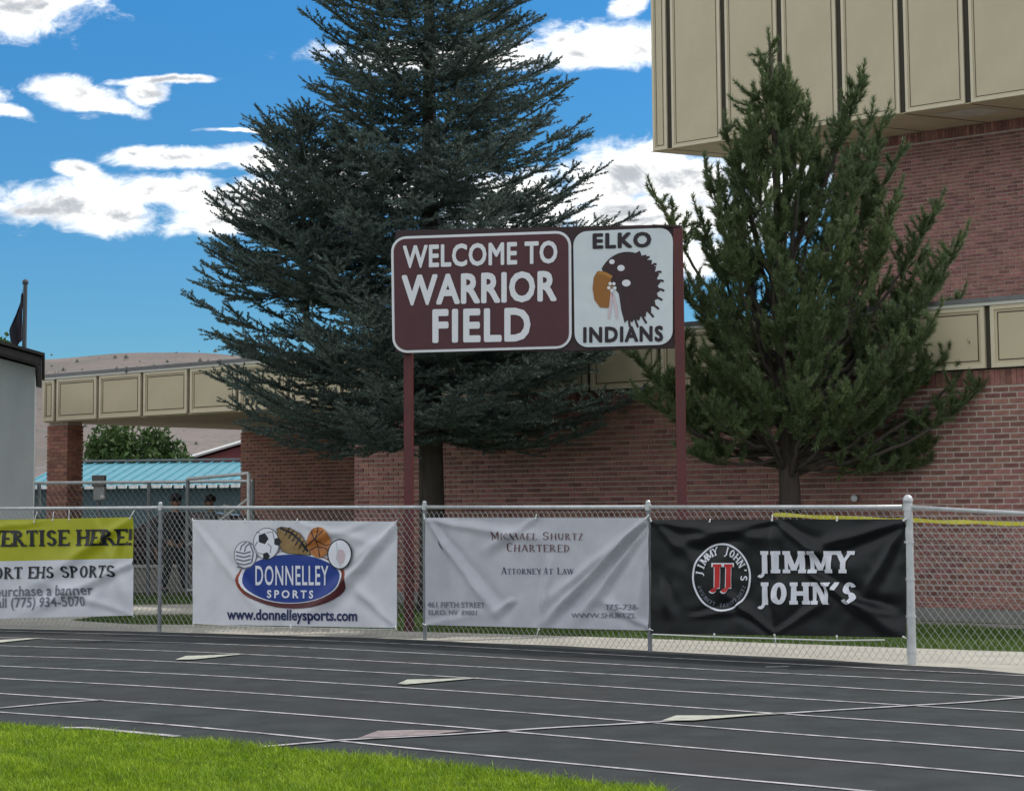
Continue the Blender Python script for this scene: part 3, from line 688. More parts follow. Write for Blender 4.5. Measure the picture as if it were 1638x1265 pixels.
# ------------------------------------------------------------------ banners
GR = 4.0
def banner(name, TL, TR, BR, BL_, A, B, base, wrinkles, label, seed, split=None, sag=None, rough_amp=.008):
    pl = Plane(A, B, .045)
    def edge(x):
        t = (x - TL[0]) / (TR[0] - TL[0]); yt = TL[1] + (TR[1] - TL[1]) * t; yb = BL_[1] + (BR[1] - BL_[1]) * t
        if sag: yt += sag(t)
        return t, yt, yb
    def disp(x, y):
        t, yt, yb = edge(x); v = (y - yt) / (yb - yt); h = 0
        for (x0, y0, x1, y1, w, a) in wrinkles:
            dx, dy = x1 - x0, y1 - y0; l = math.hypot(dx, dy); s_ = ((x - x0) * dx + (y - y0) * dy) / l; q = ((x - x0) * dy - (y - y0) * dx) / l
            q += 3.0 * smooth_noise(s_ * .03, x0 * .1, seed)
            u_ = s_ / l; a = a * 1.6
            if -.15 < u_ < 1.2:
                win = max(0, min(1, (u_ + .12) / .2)) * max(0, min(1, (1.15 - u_) / .4)); ww = w * (.45 + .9 * max(u_, 0))
                h += a * win * (math.exp(-(q / ww) ** 2) - .45 * math.exp(-((q - 1.9 * ww) / (1.4 * ww)) ** 2))
        h += rough_amp * smooth_noise(x * .018, y * .022, seed) + .35 * rough_amp * smooth_noise(x * .055, y * .05, seed + 3)
        return h * (.35 + .65 * min(1, 4 * max(0, min(v, 1 - v) + .03) + .0))
    def surf(x, y, off=0.0):
        return pl.pt(x, y, max(disp(x, y), -.038) + off)
    root = empty(name, pl.pt((TL[0] + TR[0]) / 2, BL_[1]), label=label, cat='banner', group='sponsor banners tied to the fence')
    xs = [TL[0]] + [k * GR for k in range(math.floor(TL[0] / GR) + 1, math.ceil(TR[0] / GR))] + [TR[0]]
    ymin = min(TL[1], TR[1]) - 12; ymax = max(BL_[1], BR[1]) + 6
    # rows follow fixed GR lines inside, edges clipped to the outline
    rows = [ymin] + [k * GR for k in range(math.floor(ymin / GR) + 1, math.ceil(ymax / GR))] + [ymax]
    def sheet(nm, mtl, lo, hi):
        V = []; Fs = []; idx = {}
        for i, x in enumerate(xs):
            t, yt, yb = edge(x); a, b_ = (yt + (yb - yt) * lo, yt + (yb - yt) * hi)
            for j, y in enumerate(rows):
                yc = min(max(y, a), b_); idx[i, j] = len(V); V.append(tuple(surf(x, yc) - root.location))
        for i in range(len(xs) - 1):
            for j in range(len(rows) - 1):
                t, yt, yb = edge(xs[i]); a, b_ = (yt + (yb - yt) * lo, yt + (yb - yt) * hi)
                t2, yt2, yb2 = edge(xs[i + 1]); a2, b2_ = (yt2 + (yb2 - yt2) * lo, yt2 + (yb2 - yt2) * hi)
                if rows[j + 1] <= min(a, a2) or rows[j] >= max(b_, b2_): continue
                Fs.append((idx[i, j], idx[i, j + 1], idx[i + 1, j + 1], idx[i + 1, j]))
        me = bpy.data.meshes.new(nm); me.from_pydata(V, [], Fs); me.materials.append(mtl)
        bm = bmesh.new(); bm.from_mesh(me); bmesh.ops.remove_doubles(bm, verts=bm.verts[:], dist=1e-5); bmesh.ops.dissolve_degenerate(bm, edges=bm.edges[:], dist=1e-5); bm.to_mesh(me); bm.free()
        me.polygons.foreach_set('use_smooth', [True] * len(me.polygons))
        return obj(nm, me, root)
    return root, surf, sheet, edge
def ties(root, surf, spots):
    for (x, y, dx, dy) in spots:
        p, q = surf(x, y, .006), surf(x + dx, y + dy, .0)
        MB().tube([p - root.location, (p + q) / 2 - root.location + Vector((0, -.012, 0)), q - root.location], .006, 5).build('zip_tie', M['tie'], root)
        MB().sphere(p - root.location, .012, 8, 5).build('grommet', M['tie'], root)

gx = (GR, GR)
# yellow and white advertising banner
r, sf, sh, ed = banner('advertising_banner', (-300, 837), (213, 827), (214, 984), (-300, 996), pp[1], pp[2], None,
    [(213, 827, 20, 960, 9, .017), (213, 830, 100, 900, 10, .012), (214, 900, 30, 985, 8, .026), (150, 826, 213, 984, 9, .012), (60, 836, -150, 860, 6, .02), (213, 984, 60, 930, 7, .016), (205, 835, 140, 985, 6, .016)],
    'yellow and white banner reading ADVERTISE HERE, leftmost on the fence', 1, rough_amp=.012)
sh('white_sheet', M['vinyl'], .42, 1.0); sh('yellow_sheet', M['vinyly'], 0, .42)
emboss('headline_lettering', fit(slab_poly("ADVERTISE HERE!", .25, .13, .12, .10), -66, 849, 211, 875, -.012), sf, M['inkk'], r, .010, gx)
emboss('lettering', fit(slab_poly("SUPPORT EHS SPORTS", .22, .11, .09, .08), -66, 908, 185, 927, -.018), sf, M['inkk'], r, .010, gx)
emboss('lettering', fit(text_poly("To purchase a banner", .012, 1.02), -38, 938, 148, 960, -.02), sf, M['inkg'], r, .010, gx)
emboss('lettering', fit(text_poly("Call (775) 934-5070", .012, 1.02), -17, 956, 136, 977, -.02), sf, M['inkg'], r, .010, gx)
ties(r, sf, [(56, 835, 4, -18), (85, 832, 1, -14), (111, 831, 0, -16), (209, 829, 6, -13), (212, 981, 3, 6)])
# sports shop banner
r, sf, sh, ed = banner('sports_shop_banner', (308, 831), (635, 834), (635, 1004), (309, 998), pp[2], pp[3], None,
    [(310, 834, 420, 985, 6, .016), (634, 836, 530, 960, 6, .028), (634, 838, 560, 900, 5, .024), (632, 850, 470, 1003, 9, .022), (632, 1000, 560, 930, 7, .018), (590, 835, 480, 870, 6, .014), (470, 834, 600, 870, 6, .012), (350, 860, 330, 990, 10, .006)],
    'white banner with five sports balls above a blue oval logo', 2)
sh('vinyl_sheet', M['vinyl'], 0, 1)
def E(nm, VF, m_, off): return emboss(nm, VF, sf, M[m_], r, off, gx)
def disc(cx_, cy_, rx, ry, n=36):
    V = ell(cx_, cy_, rx, ry, n); return V, [tuple(range(len(V)))]
E('rust_oval', disc(467, 927, 89, 44), 'inkr', .005); E('dark_oval_shadow', disc(471, 932, 84, 41), 'inkm', .009)
E('white_oval', disc(466, 924, 83, 41), 'inkw', .013); E('blue_oval', disc(467, 925, 79, 38.5), 'inkb', .017)
# balls
E('volleyball', disc(394, 887, 18.5, 22), 'inkg', .018); E('volleyball_face', disc(394, 887, 17, 20.5), 'inkw', .020)
for k in range(5): E('volleyball_seam', thick([(379 + k * .3, 882 + 6 * k), (392, 885 + 6 * k), (403, 882 + 6 * k)], 2.4), 'inkg', .0225)
E('volleyball_seam', thick([(386, 880), (388, 873), (396, 867)], 2.2), 'inkg', .0225); E('volleyball_seam', thick([(402, 870), (407, 884), (404, 900)], 2.2), 'inkg', .0225); E('volleyball_seam', thick([(393, 882), (395, 874), (402, 868)], 2.2), 'inkg', .0225)
E('soccer_ball_edge', disc(428, 869, 21.5, 25.5), 'inkg', .024); E('soccer_ball', disc(428, 869, 20, 24), 'inkw', .026)
for (q0, q1, rr) in ((423, 861, 8.5), (446, 866, 6.5), (428, 889, 6)): E('soccer_ball_patch', disc(q0, q1, rr, rr * 1.1, 5), 'inkk', .0285)
for P in ([(414, 866), (409, 874), (414, 884), (424, 886)], [(430, 869), (436, 874), (434, 884)], [(428, 852), (438, 850), (441, 862)], [(418, 852), (412, 850)]): E('soccer_ball_seam', thick(P, 1.3), 'inkg', .028)
fb = [(445, 846), (452, 843), (466, 845), (481, 853), (491, 866), (496, 880), (497, 887), (480, 886), (462, 884), (453, 880), (448, 866)]
E('football_edge', ([(x + (x - 470) * .04, y + (y - 865) * .05) for x, y in fb], [tuple(range(len(fb)))]), 'inkk', .024); E('football', (fb, [tuple(range(len(fb)))]), 'inkt', .026)
E('football_seam', thick([(450, 844), (468, 852), (484, 866), (494, 882)], 3.4), 'inkk', .0285)
for k in range(6):
    x, y = 461 + k * 5.6, 850 + k * 4.8 + k * k * .12; E('football_lace', thick([(x + 5, y - 7), (x - 3, y + 6)], 1.8), 'inkk', .030)
E('basketball', disc(512, 867, 18.5, 24.5), 'inko', .030); 
for P in ([(500, 850), (506, 862), (522, 872), (529, 870)], [(495, 872), (506, 862), (520, 848)], [(497, 880), (508, 874), (522, 876), (528, 882)], [(512, 843), (508, 862), (514, 890)]): E('basketball_seam', thick(P, 1.5), 'inkk', .0325)
E('baseball_edge', disc(546, 886, 20, 24.5), 'inkk', .0325); E('baseball', disc(546, 886, 18, 22.5), 'inkw', .035)
E('baseball_stitch', thick([(540, 866), (543, 880), (541, 893), (548, 905)], 1.6), 'inkgl', .0375); E('baseball_patch', disc(548, 890, 7, 12), 'inkp', .0365)
E('logo_lettering', fit(text_poly("DONNELLEY", .012, 1.12), 410, 904, 527, 936, .0), 'inkw', .022)
E('logo_lettering', fit(text_poly("SPORTS", .03, 1.5), 429, 943, 503, 956, .01), 'inkw', .022)
E('web_address', fit(text_poly("www.donnelleysports.com", .028, 1.0), 363, 973, 572, 996, .012), 'inkn', .009)
ties(r, sf, [(310, 833, -2, -4), (392, 834, 0, -5), (476, 834, 0, -5), (633, 836, 2, -4), (310, 997, -2, 6), (466, 1001, 0, 7), (633, 1002, 2, 5)])
MB().tube([sf(311, 997) + Vector((0, 0, 0)) - r.location, sf(400, 1002) - r.location, sf(470, 1003.5) - r.location, sf(634, 1007) - r.location], .006, 5).build('tie_cord', M['rope'], r)
# attorney banner
r, sf, sh, ed = banner('attorney_banner', (680, 828), (1037, 828), (1041, 1008), (680, 999), pp[3], pp[4], None,
    [(682, 830, 800, 990, 6, .026), (684, 832, 860, 860, 7, .030), (858, 829, 780, 880, 6, .024), (1036, 830, 862, 1006, 5, .048), (1034, 832, 880, 960, 7, .034), (1036, 840, 920, 1000, 6, .026), (863, 1006, 880, 900, 6, .024), (1034, 900, 1015, 1006, 6, .016), (820, 960, 790, 985, 6, .03), (1040, 1004, 960, 960, 6, .022), (682, 1000, 770, 980, 6, .012)],
    'greyed white attorney banner with creases fanning from its corners', 3)
sh('vinyl_sheet', M['vinylg'], 0, 1)
E('headline_lettering', fit(slab_poly("MICHAEL SHURTZ", .15, .055, .045, .045, small=.82, gap=.10), 788, 850, 933, 863, .004), 'inkm', .009)
E('headline_lettering', fit(slab_poly("CHARTERED", .15, .055, .045, .045, small=.82, gap=.10), 810, 868, 911, 882, .006), 'inkm', .009)
E('lettering', fit(slab_poly("ATTORNEY AT LAW", .16, .05, .09, .05, small=.82, gap=.06), 802, 907, 919, 918, .004), 'inkn', .009)
E('address_lettering', fit(text_poly("461 FIFTH STREET", .01, 1.0), 684, 962, 777, 971, .01), 'inkg', .009)
E('address_lettering', fit(text_poly("ELKO, NV  89801", .01, 1.0), 686, 975, 764, 984, .01), 'inkg', .009)
E('phone_lettering', fit(text_poly("775-738-", .01, 1.0), 970, 966, 1024, 975, .0), 'inkg', .009)
E('web_lettering', fit(text_poly("WWW.SHURTZL", .01, 1.0), 914, 980, 1020, 988, .0), 'inkg', .009)
E('ink_smudge', thick([(703, 865), (704, 871), (709, 878)], 1.8), 'inkk', .009)
ties(r, sf, [(681, 829, -3, -7), (858, 829, 0, -7), (1036, 829, 2, -6), (682, 999, -6, -2), (864, 1006, -7, 14), (1040, 1006, 5, 2)])
# black sandwich shop banner
r, sf, sh, ed = banner('sandwich_shop_banner', (1041, 831), (1449, 830), (1449, 1019), (1042, 1013), pp[4], pp[5], None,
    [(1043, 833, 1115, 900, 8, .016), (1043, 834, 1235, 858, 9, .034), (1238, 832, 1090, 868, 8, .030), (1238, 832, 1240, 930, 5, .022), (1238, 832, 1330, 900, 7, .026), (1447, 834, 1290, 880, 9, .034), (1447, 838, 1380, 960, 7, .020), (1241, 1014, 1238, 940, 5, .026), (1241, 1014, 1160, 950, 6, .022), (1241, 1014, 1320, 960, 6, .018), (1300, 920, 1440, 1016, 10, .034), (1360, 960, 1430, 985, 6, .024), (1060, 930, 1070, 985, 6, .018), (1110, 985, 1200, 975, 6, .014)],
    'black banner with white block lettering and a round red JJ logo', 4, rough_amp=.014)
sh('vinyl_sheet', M['vinylk'], 0, 1)
def circ_text(txt, cx_, cy_, rx, ry, a0, a1, h, w, inward=False):
    V = []; Fs = []; n = len(txt)
    for i, ch in enumerate(txt):
        if ch == ' ': continue
        v, f = slab_poly(ch, .24, .16, .10, .12); ax = (min(q[0] for q in v) + max(q[0] for q in v)) / 2
        a = rad(a0 + (a1 - a0) * i / (n - 1)); ca_, sa_ = math.cos(a), math.sin(a); b0 = len(V)
        for (x, y, *_z) in v:
            X, Y = (x - ax) * w, (y - .5) * h
            rr = 1
            if inward: dx, dy = X * -sa_ * -1, X * ca_ * -1; ox, oy = -Y * ca_, -Y * sa_
            else: dx, dy = X * sa_ * 1, X * -ca_ * 1; ox, oy = Y * ca_, Y * sa_
            V.append((cx_ + rx * ca_ + (dx + ox) * .86, cy_ - (ry * sa_ + dy + oy)))
        Fs += [tuple(b0 + q for q in t) for t in f]
    return V, Fs
E('logo_ring', ring(1155, 923, 47, 54.5, 3.0, 48), 'inkw', .010)
E('logo_ring_lettering', circ_text("JIMMY JOHN'S", 1155, 923, 36, 43, 172, -2, 13, 11), 'inkw', .010)
E('logo_ring_lettering', circ_text("GOURMET SANDWICHES", 1155, 923, 38, 45, 200, 340, 6.5, 5.4, True), 'inkg', .009)
for (x0, x1) in ((1134, 1157), (1153, 1175)):
    E('logo_initial_outline', fit(slab_poly("J", .30, .19, .17, .16), x0, 900, x1, 949), 'inkw', .009 if x0 < 1150 else .010)
    E('logo_initial', fit(slab_poly("J", .27, .14, .13, .12), x0 + 2, 902, x1 - 2, 947), 'inkred', .0125 if x0 < 1150 else .0135)
E('block_lettering', fit(slab_poly("JIMMY", .29, .18, .10, .17, gap=.10), 1212, 881, 1367, 924, .0), 'inkw', .010)
E('block_lettering', fit(slab_poly("JOHN'S", .29, .20, .10, .17, gap=.09), 1212, 931, 1369, 974, .0), 'inkw', .010)
ties(r, sf, [(1044, 833, -4, -5), (1135, 834, 0, -4), (1237, 832, -2, -9), (1339, 832, 0, -6), (1447, 832, 3, -3), (1143, 1014, 0, 4), (1241, 1015, 0, 16), (1339, 1017, 0, 4), (1446, 1018, 4, 2)])
MB().tube([sf(x, y) - r.location for x, y in ((1044, 1014), (1140, 1018), (1240, 1021), (1330, 1024), (1415, 1023))], .007, 5).build('tie_cord', M['tie'], r)
# ------------------------------------------------------------------ field sign
sgA = AT(650, 812, 23.2); SU = Vector((math.cos(rad(9)), -math.sin(rad(9)), 0)); SP = Plane(sgA, sgA + SU)
sign = empty('field_sign', Vector((sgA.x, sgA.y, 0)), label='maroon and white WELCOME TO WARRIOR FIELD sign on two maroon posts', cat='sign')
SO = sign.location
def ssurf(x, y, off=0.0): return SP.pt(x, y, off)
def solid(name, P, off0, off1, m, parent=sign):
    """extruded outline on the sign plane"""
    n = len(P); o = parent.location; b = MB()
    b.add([SP.pt(x, y, off1) - o for x, y in P] + [SP.pt(x, y, off0) - o for x, y in P], [tuple(range(n))[::-1], tuple(range(n, 2 * n))] + [(i, (i + 1) % n, n + (i + 1) % n, n + i) for i in range(n)])
    ob = b.build(name, m, parent)
    bm = bmesh.new(); bm.from_mesh(ob.data); bmesh.ops.recalc_face_normals(bm, faces=bm.faces[:]); bm.to_mesh(ob.data); bm.free(); return ob
def rrect(TL, TR, BR, BL_, r, n=6, ins=0):
    cs = [Vector(TL), Vector(TR), Vector(BR), Vector(BL_)]; P = []
    c = sum(cs, Vector((0, 0))) / 4; w = abs(TR[0] - TL[0]); h = abs(BL_[1] - TL[1])
    cs = [Vector((c.x + (q.x - c.x) * (1 - 2 * ins / w), c.y + (q.y - c.y) * (1 - 2 * ins / h))) for q in cs]; r = max(r - ins, 2)
    for i in range(4):
        p, a, b_ = cs[i], cs[i - 1], cs[(i + 1) % 4]; da, db = (a - p).normalized() * r, (b_ - p).normalized() * r
        for k in range(n + 1):
            t = k / n; th = t * math.pi / 2
            q = p + da * (1 - math.sin(th)) + db * (1 - math.cos(th)); P.append((q.x, q.y))
    return P
def post(name, pxt, pyt, w, off, depth):
    t = SP.pt(pxt, pyt, off) - SO; u = SP.u * w / 2; nn = SP.n * depth / 2; b = MB(); V = []
    for z in (-.05, t.z):
        for (a, c) in ((-1, -1), (1, -1), (1, 1), (-1, 1)): V.append(Vector((t.x, t.y, z)) + u * a + nn * c)
    b.add(V, [(3, 2, 1, 0), (4, 5, 6, 7), (0, 1, 5, 4), (1, 2, 6, 5), (2, 3, 7, 6), (3, 0, 4, 7)]); return b.build(name, M['signpost'], sign, bevel=.006)
post('post', 648.5, 400, .105, -.16, .105); post('post', 1084, 364, .112, -.045, .112)
solid('backing_board', [(632, 368), (1047, 359.5), (1078, 364), (1078, 556), (910, 561), (632, 563)], -.10, -.02, M['signdark'])
solid('top_cap', [(1044, 359.5), (1089, 361), (1089, 364), (1044, 363)], -.11, .02, M['signdark'])
A_ = ((625.5, 379), (913.5, 369), (914.5, 557), (628, 565)); B_ = ((917, 371), (1076.5, 364), (1076, 551), (919.5, 556))
lp = solid('welcome_panel', rrect(*A_, 24), -.012, .004, M['signwt']); solid('maroon_field', rrect(*A_, 24, ins=4.2), .004, .012, M['signm'], sign)
rp = solid('emblem_panel', rrect(*B_, 22), -.012, .006, M['signw'])
def Sg(nm, VF, m_, off, par=sign): return emboss(nm, VF, ssurf, M[m_], par, off)
Sg('welcome_lettering', fit(bold_text("WELCOME TO", .030, 1.06), 645, 393, 892, 430, -.033), 'signwt', .018)
Sg('warrior_lettering', fit(bold_text("WARRIOR", .036, 1.04), 643, 440, 891, 490, -.030), 'signwt', .018)
Sg('field_lettering', fit(bold_text("FIELD", .034, 1.10), 692, 495, 849, 549, -.018), 'signwt', .018)
Sg('town_lettering', fit(bold_text("ELKO", .045, 1.14), 948, 373.5, 1042, 399, -.030), 'signbk', .011)
Sg('team_lettering', fit(bold_text("INDIANS", .045, 1.16), 933, 523, 1061, 549, -.018), 'signbk', .011)
# plain feather roundel of the same size and colours
crown = []
for i in range(40):
    a = rad(-150 + 245 * i / 39); rr = 1 + (.11 if (i % 2 and i > 12) else 0); crown.append((1004 + 48 * rr * math.cos(a), 457 + 54 * rr * math.sin(a)))
crown += [(994, 497), (990, 470), (975, 452), (965, 436)]
Sg('emblem_roundel', (crown, [tuple(range(len(crown)))]), 'headb', .010)
for (a, l) in ((88, 14), (76, 17), (62, 16), (48, 15), (34, 13), (20, 12), (6, 12), (-8, 11), (-22, 11), (-36, 9), (-52, 8)):
    c, s_ = math.cos(rad(a)), math.sin(rad(a)); Sg('emblem_feather', thick([(1004 + 44 * c, 457 + 50 * s_), (1004 + (48 + l * .45) * c + 1, 457 + (54 + l * .5) * s_), (1004 + (48 + l * .75) * c + 2, 457 + (54 + l * .75) * s_ + 2)], 3.6), 'headb', .0115)
for (x, y, rx, ry) in ((979, 419, 4.5, 4), (993.5, 429, 6, 5), (1002, 453, 7, 5.5)): Sg('emblem_spot', disc(x, y, rx, ry, 12), 'signwt', .013)
for a in range(-140, 100, 11):
    c, s_ = math.cos(rad(a)), math.sin(rad(a)); Sg('emblem_quill', thick([(1004 + 15 * c, 457 + 18 * s_), (1004 + 43 * c, 457 + 49 * s_)], .9), 'signm', .0118)
tanp = [(956, 434), (976, 441), (980, 462), (978, 486), (972, 493), (960, 492), (951, 480), (948, 462), (950, 444)]
Sg('emblem_patch', (tanp, [tuple(range(len(tanp)))]), 'headt', .0125)
Sg('emblem_band', thick([(957, 436), (968, 438), (979, 444)], 5.5), 'headl', .0135)
for a in range(0, 360, 72): Sg('emblem_bead', disc(979 + 5 * math.cos(rad(a + 20)), 459 + 6 * math.sin(rad(a + 20)), 2.8, 2.8, 8), 'signwt', .0145)
for x in (977, 985): Sg('emblem_ribbon', thick([(979, 468), (x, 488), (x + (2 if x > 980 else -3), 510)], 4.0), 'inkp', .0135)

# ------------------------------------------------------------------ foliage tools
def tri_mesh(name, T, m):
    T = np.asarray(T, dtype=np.float32); n = len(T); me = bpy.data.meshes.new(name)
    me.vertices.add(n * 3); me.vertices.foreach_set('co', T.reshape(-1)); me.loops.add(n * 3); me.loops.foreach_set('vertex_index', np.arange(n * 3, dtype=np.int32))
    me.polygons.add(n); me.polygons.foreach_set('loop_start', np.arange(0, n * 3, 3, dtype=np.int32)); me.polygons.foreach_set('loop_total', np.full(n, 3, dtype=np.int32))
    me.materials.append(m); me.update(calc_edges=True); return me
def brush(segs, per_m, nl, nw, ang=55, jit=.35):
    """needles round every shoot; segs = array (n,6)"""
    segs = np.asarray(segs, dtype=float); a, b = segs[:, :3], segs[:, 3:6]; L = np.linalg.norm(b - a, axis=1); cnt = np.maximum(4, (L * per_m).astype(int))
    idx = np.repeat(np.arange(len(segs)), cnt); n = len(idx); ax = ((b - a) / L[:, None])[idx]
    t = rng.random(n); p = a[idx] + (b - a)[idx] * t[:, None]
    r = rng.normal(size=(n, 3)); r -= ax * (r * ax).sum(1)[:, None]; r /= np.linalg.norm(r, axis=1)[:, None]
    an = np.radians(ang * (1 - .45 * t ** 3)) * (1 + jit * (rng.random(n) - .5)); d = ax * np.cos(an)[:, None] + r * np.sin(an)[:, None]
    l = nl * (.7 + .5 * rng.random(n)); w = np.cross(d, rng.normal(size=(n, 3))); w /= np.linalg.norm(w, axis=1)[:, None]; w *= nw / 2
    return np.stack([p - w, p + w, p + d * l[:, None]], axis=1)
def stems(segs, r):
    segs = np.asarray(segs, dtype=float); a, b = segs[:, :3], segs[:, 3:6]; ax = b - a; ax /= np.linalg.norm(ax, axis=1)[:, None]
    u = np.cross(ax, [0.3, .2, 1.0]); u /= np.linalg.norm(u, axis=1)[:, None]; v = np.cross(ax, u); T = []
    k = [u * math.cos(w) + v * math.sin(w) for w in (0, 2.094, 4.189)]
    for i in range(3):
        q, s_ = k[i] * r, k[(i + 1) % 3] * r
        T += [np.stack([a + q, a + s_, b + s_ * .6], 1), np.stack([a + q, b + s_ * .6, b + q * .6], 1)]
    return np.concatenate(T)
def V3(*a): return np.array(a, dtype=float)

# ------------------------------------------------------------------ blue spruce
def spruce(base, H, name, label):
    root = empty(name, base, label=label, cat='tree')
    segs = []; wood = []
    def spray(p, hd, R, e0, tipup, dens=1.0, side=.62):
        """one bough: centre line with flat side shoots"""
        hd = hd / np.linalg.norm(hd); perp = V3(-hd[1], hd[0], 0); n = max(4, int(R / .165)); P = []
        bend = rng.uniform(-.15, .15)
        for i in range(n + 1):
            t = i / n; P.append(p + hd * R * t + perp * bend * R * t * t + V3(0, 0, R * (e0 * t + tipup * t ** 2.6 - .07 * math.sin(math.pi * t))))
        for i in range(n): wood.append(np.r_[P[i], P[i + 1]])
        for i in range(n):
            t = (i + .5) / n
            if t * R < .18: continue
            ax = P[i + 1] - P[i]; ax /= np.linalg.norm(ax)
            if t > .45: segs.append(np.r_[P[i], P[i + 1] + ax * .03])
            for sgn in (-1, 1):
                if rng.random() > dens: continue
                l = (.30 * min(1, (1 - t) * 4 + .45) + side * R * .36 * (1 - t) ** .8 * min(1, t * 3.2)) * rng.uniform(.65, 1.3); l = min(l, .95)
                d = ax * rng.uniform(.45, .95) + perp * sgn * rng.uniform(.5, .95) + V3(0, 0, rng.uniform(-.25, .38)); d /= np.linalg.norm(d)
                q = P[i] + (P[i + 1] - P[i]) * rng.random(); m_ = max(1, int(l / .19)); q0 = q
                for k in range(m_):
                    q1 = q0 + d * (l / m_) + V3(0, 0, .012 * k); segs.append(np.r_[q0, q1])
                    if l > .22:
                        for s2 in (-1, 1):
                            if rng.random() < .35: continue
                            pd = np.cross(d, [0, 0, 1.0]) * s2; l2 = min(.25, (.13 + .25 * (l - l * k / m_))) * rng.uniform(.6, 1.2)
                            dd = d * .70 + pd * rng.uniform(.5, .85) + V3(0, 0, rng.uniform(-.2, .5)); dd /= np.linalg.norm(dd); segs.append(np.r_[q0, q0 + dd * l2])
                    q0 = q1
        tip = P[-1]; ax = P[-1] - P[-2]; ax /= np.linalg.norm(ax); segs.append(np.r_[tip, tip + ax * .14])
    def prof(f): # radius by height fraction
        return np.interp(f, [0, .10, .17, .28, .42, .56, .72, .88, 1.0], [2.4, 3.4, 3.6, 3.2, 2.55, 2.0, 1.3, .6, .05])
    z = 2.62
    while z < H - .25:
        f = z / H; nb = 8 if z < 9.6 else 5; a0 = rng.uniform(0, 6.28)
        for k in range(nb):
            a = a0 + k * 2 * math.pi / nb + rng.uniform(-.25, .25); hd = V3(math.cos(a), math.sin(a), 0)
            R = prof(f) * rng.uniform(.78, 1.02); R *= 1 + (.12 if .22 < f < .44 else 0) * abs(math.cos(a)) 
            e0 = np.interp(f, [0, .2, .5, .75, 1], [-.10, -.06, .06, .25, .8]) + rng.uniform(-.06, .06)
            if z < 3.3: e0 = max(e0, -.03)
            if z < 2.8: R *= .88
            spray(V3(0, 0, z + rng.uniform(-.1, .1)), hd, R, e0, rng.uniform(.05, .20), (1.0 if math.sin(a) < .3 else .5) * (1 if z < 9.6 else .5))
        z += np.interp(f, [0, .5, 1], [.235, .225, .20])
    # second leader on the left
    lx = -1.83; wood_l = [np.r_[V3(-.1, .1, 3.0), V3(-1.2, .1, 3.5)], np.r_[V3(-1.2, .1, 3.5), V3(lx, 0, 4.1)], np.r_[V3(lx, 0, 4.1), V3(lx - .08, 0, 7.1)]]
    z = 4.7
    while z < 7.15:
        f = max(0, (z - 4.9) / 2.3)
        for k in range(8):
            a = rng.uniform(0, 6.28); spray(V3(lx - .05, 0, z), V3(math.cos(a), math.sin(a), 0), (1.38 * (1 - f) ** .6 + .12) * rng.uniform(.75, 1.12), .04 + .55 * f + rng.uniform(-.08, .08), .12)
        z += .17
    segs_ = np.array(segs)
    T = brush(segs_, 255, .043, .0150, 52); print('spruce', len(segs_), len(T))
    obj('crown', tri_mesh('crown', T, M['spruce']), root)
    obj('branches', tri_mesh('branches', stems(np.array(wood), .011), M['bark']), root)
    b = MB(); b.tube([(0, 0, -.1), (0.02, 0, .5), (0, 0, 2), (-.02, .02, 5), (0, 0, 9), (0, 0, H)], [.24, .20, .185, .14, .08, .012], 14)
    b.tube([(-.1, .1, 3.0), (-1.2, .1, 3.5), (lx, 0, 4.1), (lx - .04, 0, 5.5), (lx - .08, 0, 7.1)], [.06, .06, .055, .045, .01], 8)
    b.build('trunk', M['bark'], root, smooth=True)
    return root
sb = AT(690, 812, 27.6)
spruce(Vector((sb.x, sb.y, 0)), 14.2, 'spruce_tree', 'tall dark blue-green spruce behind the maroon field sign')

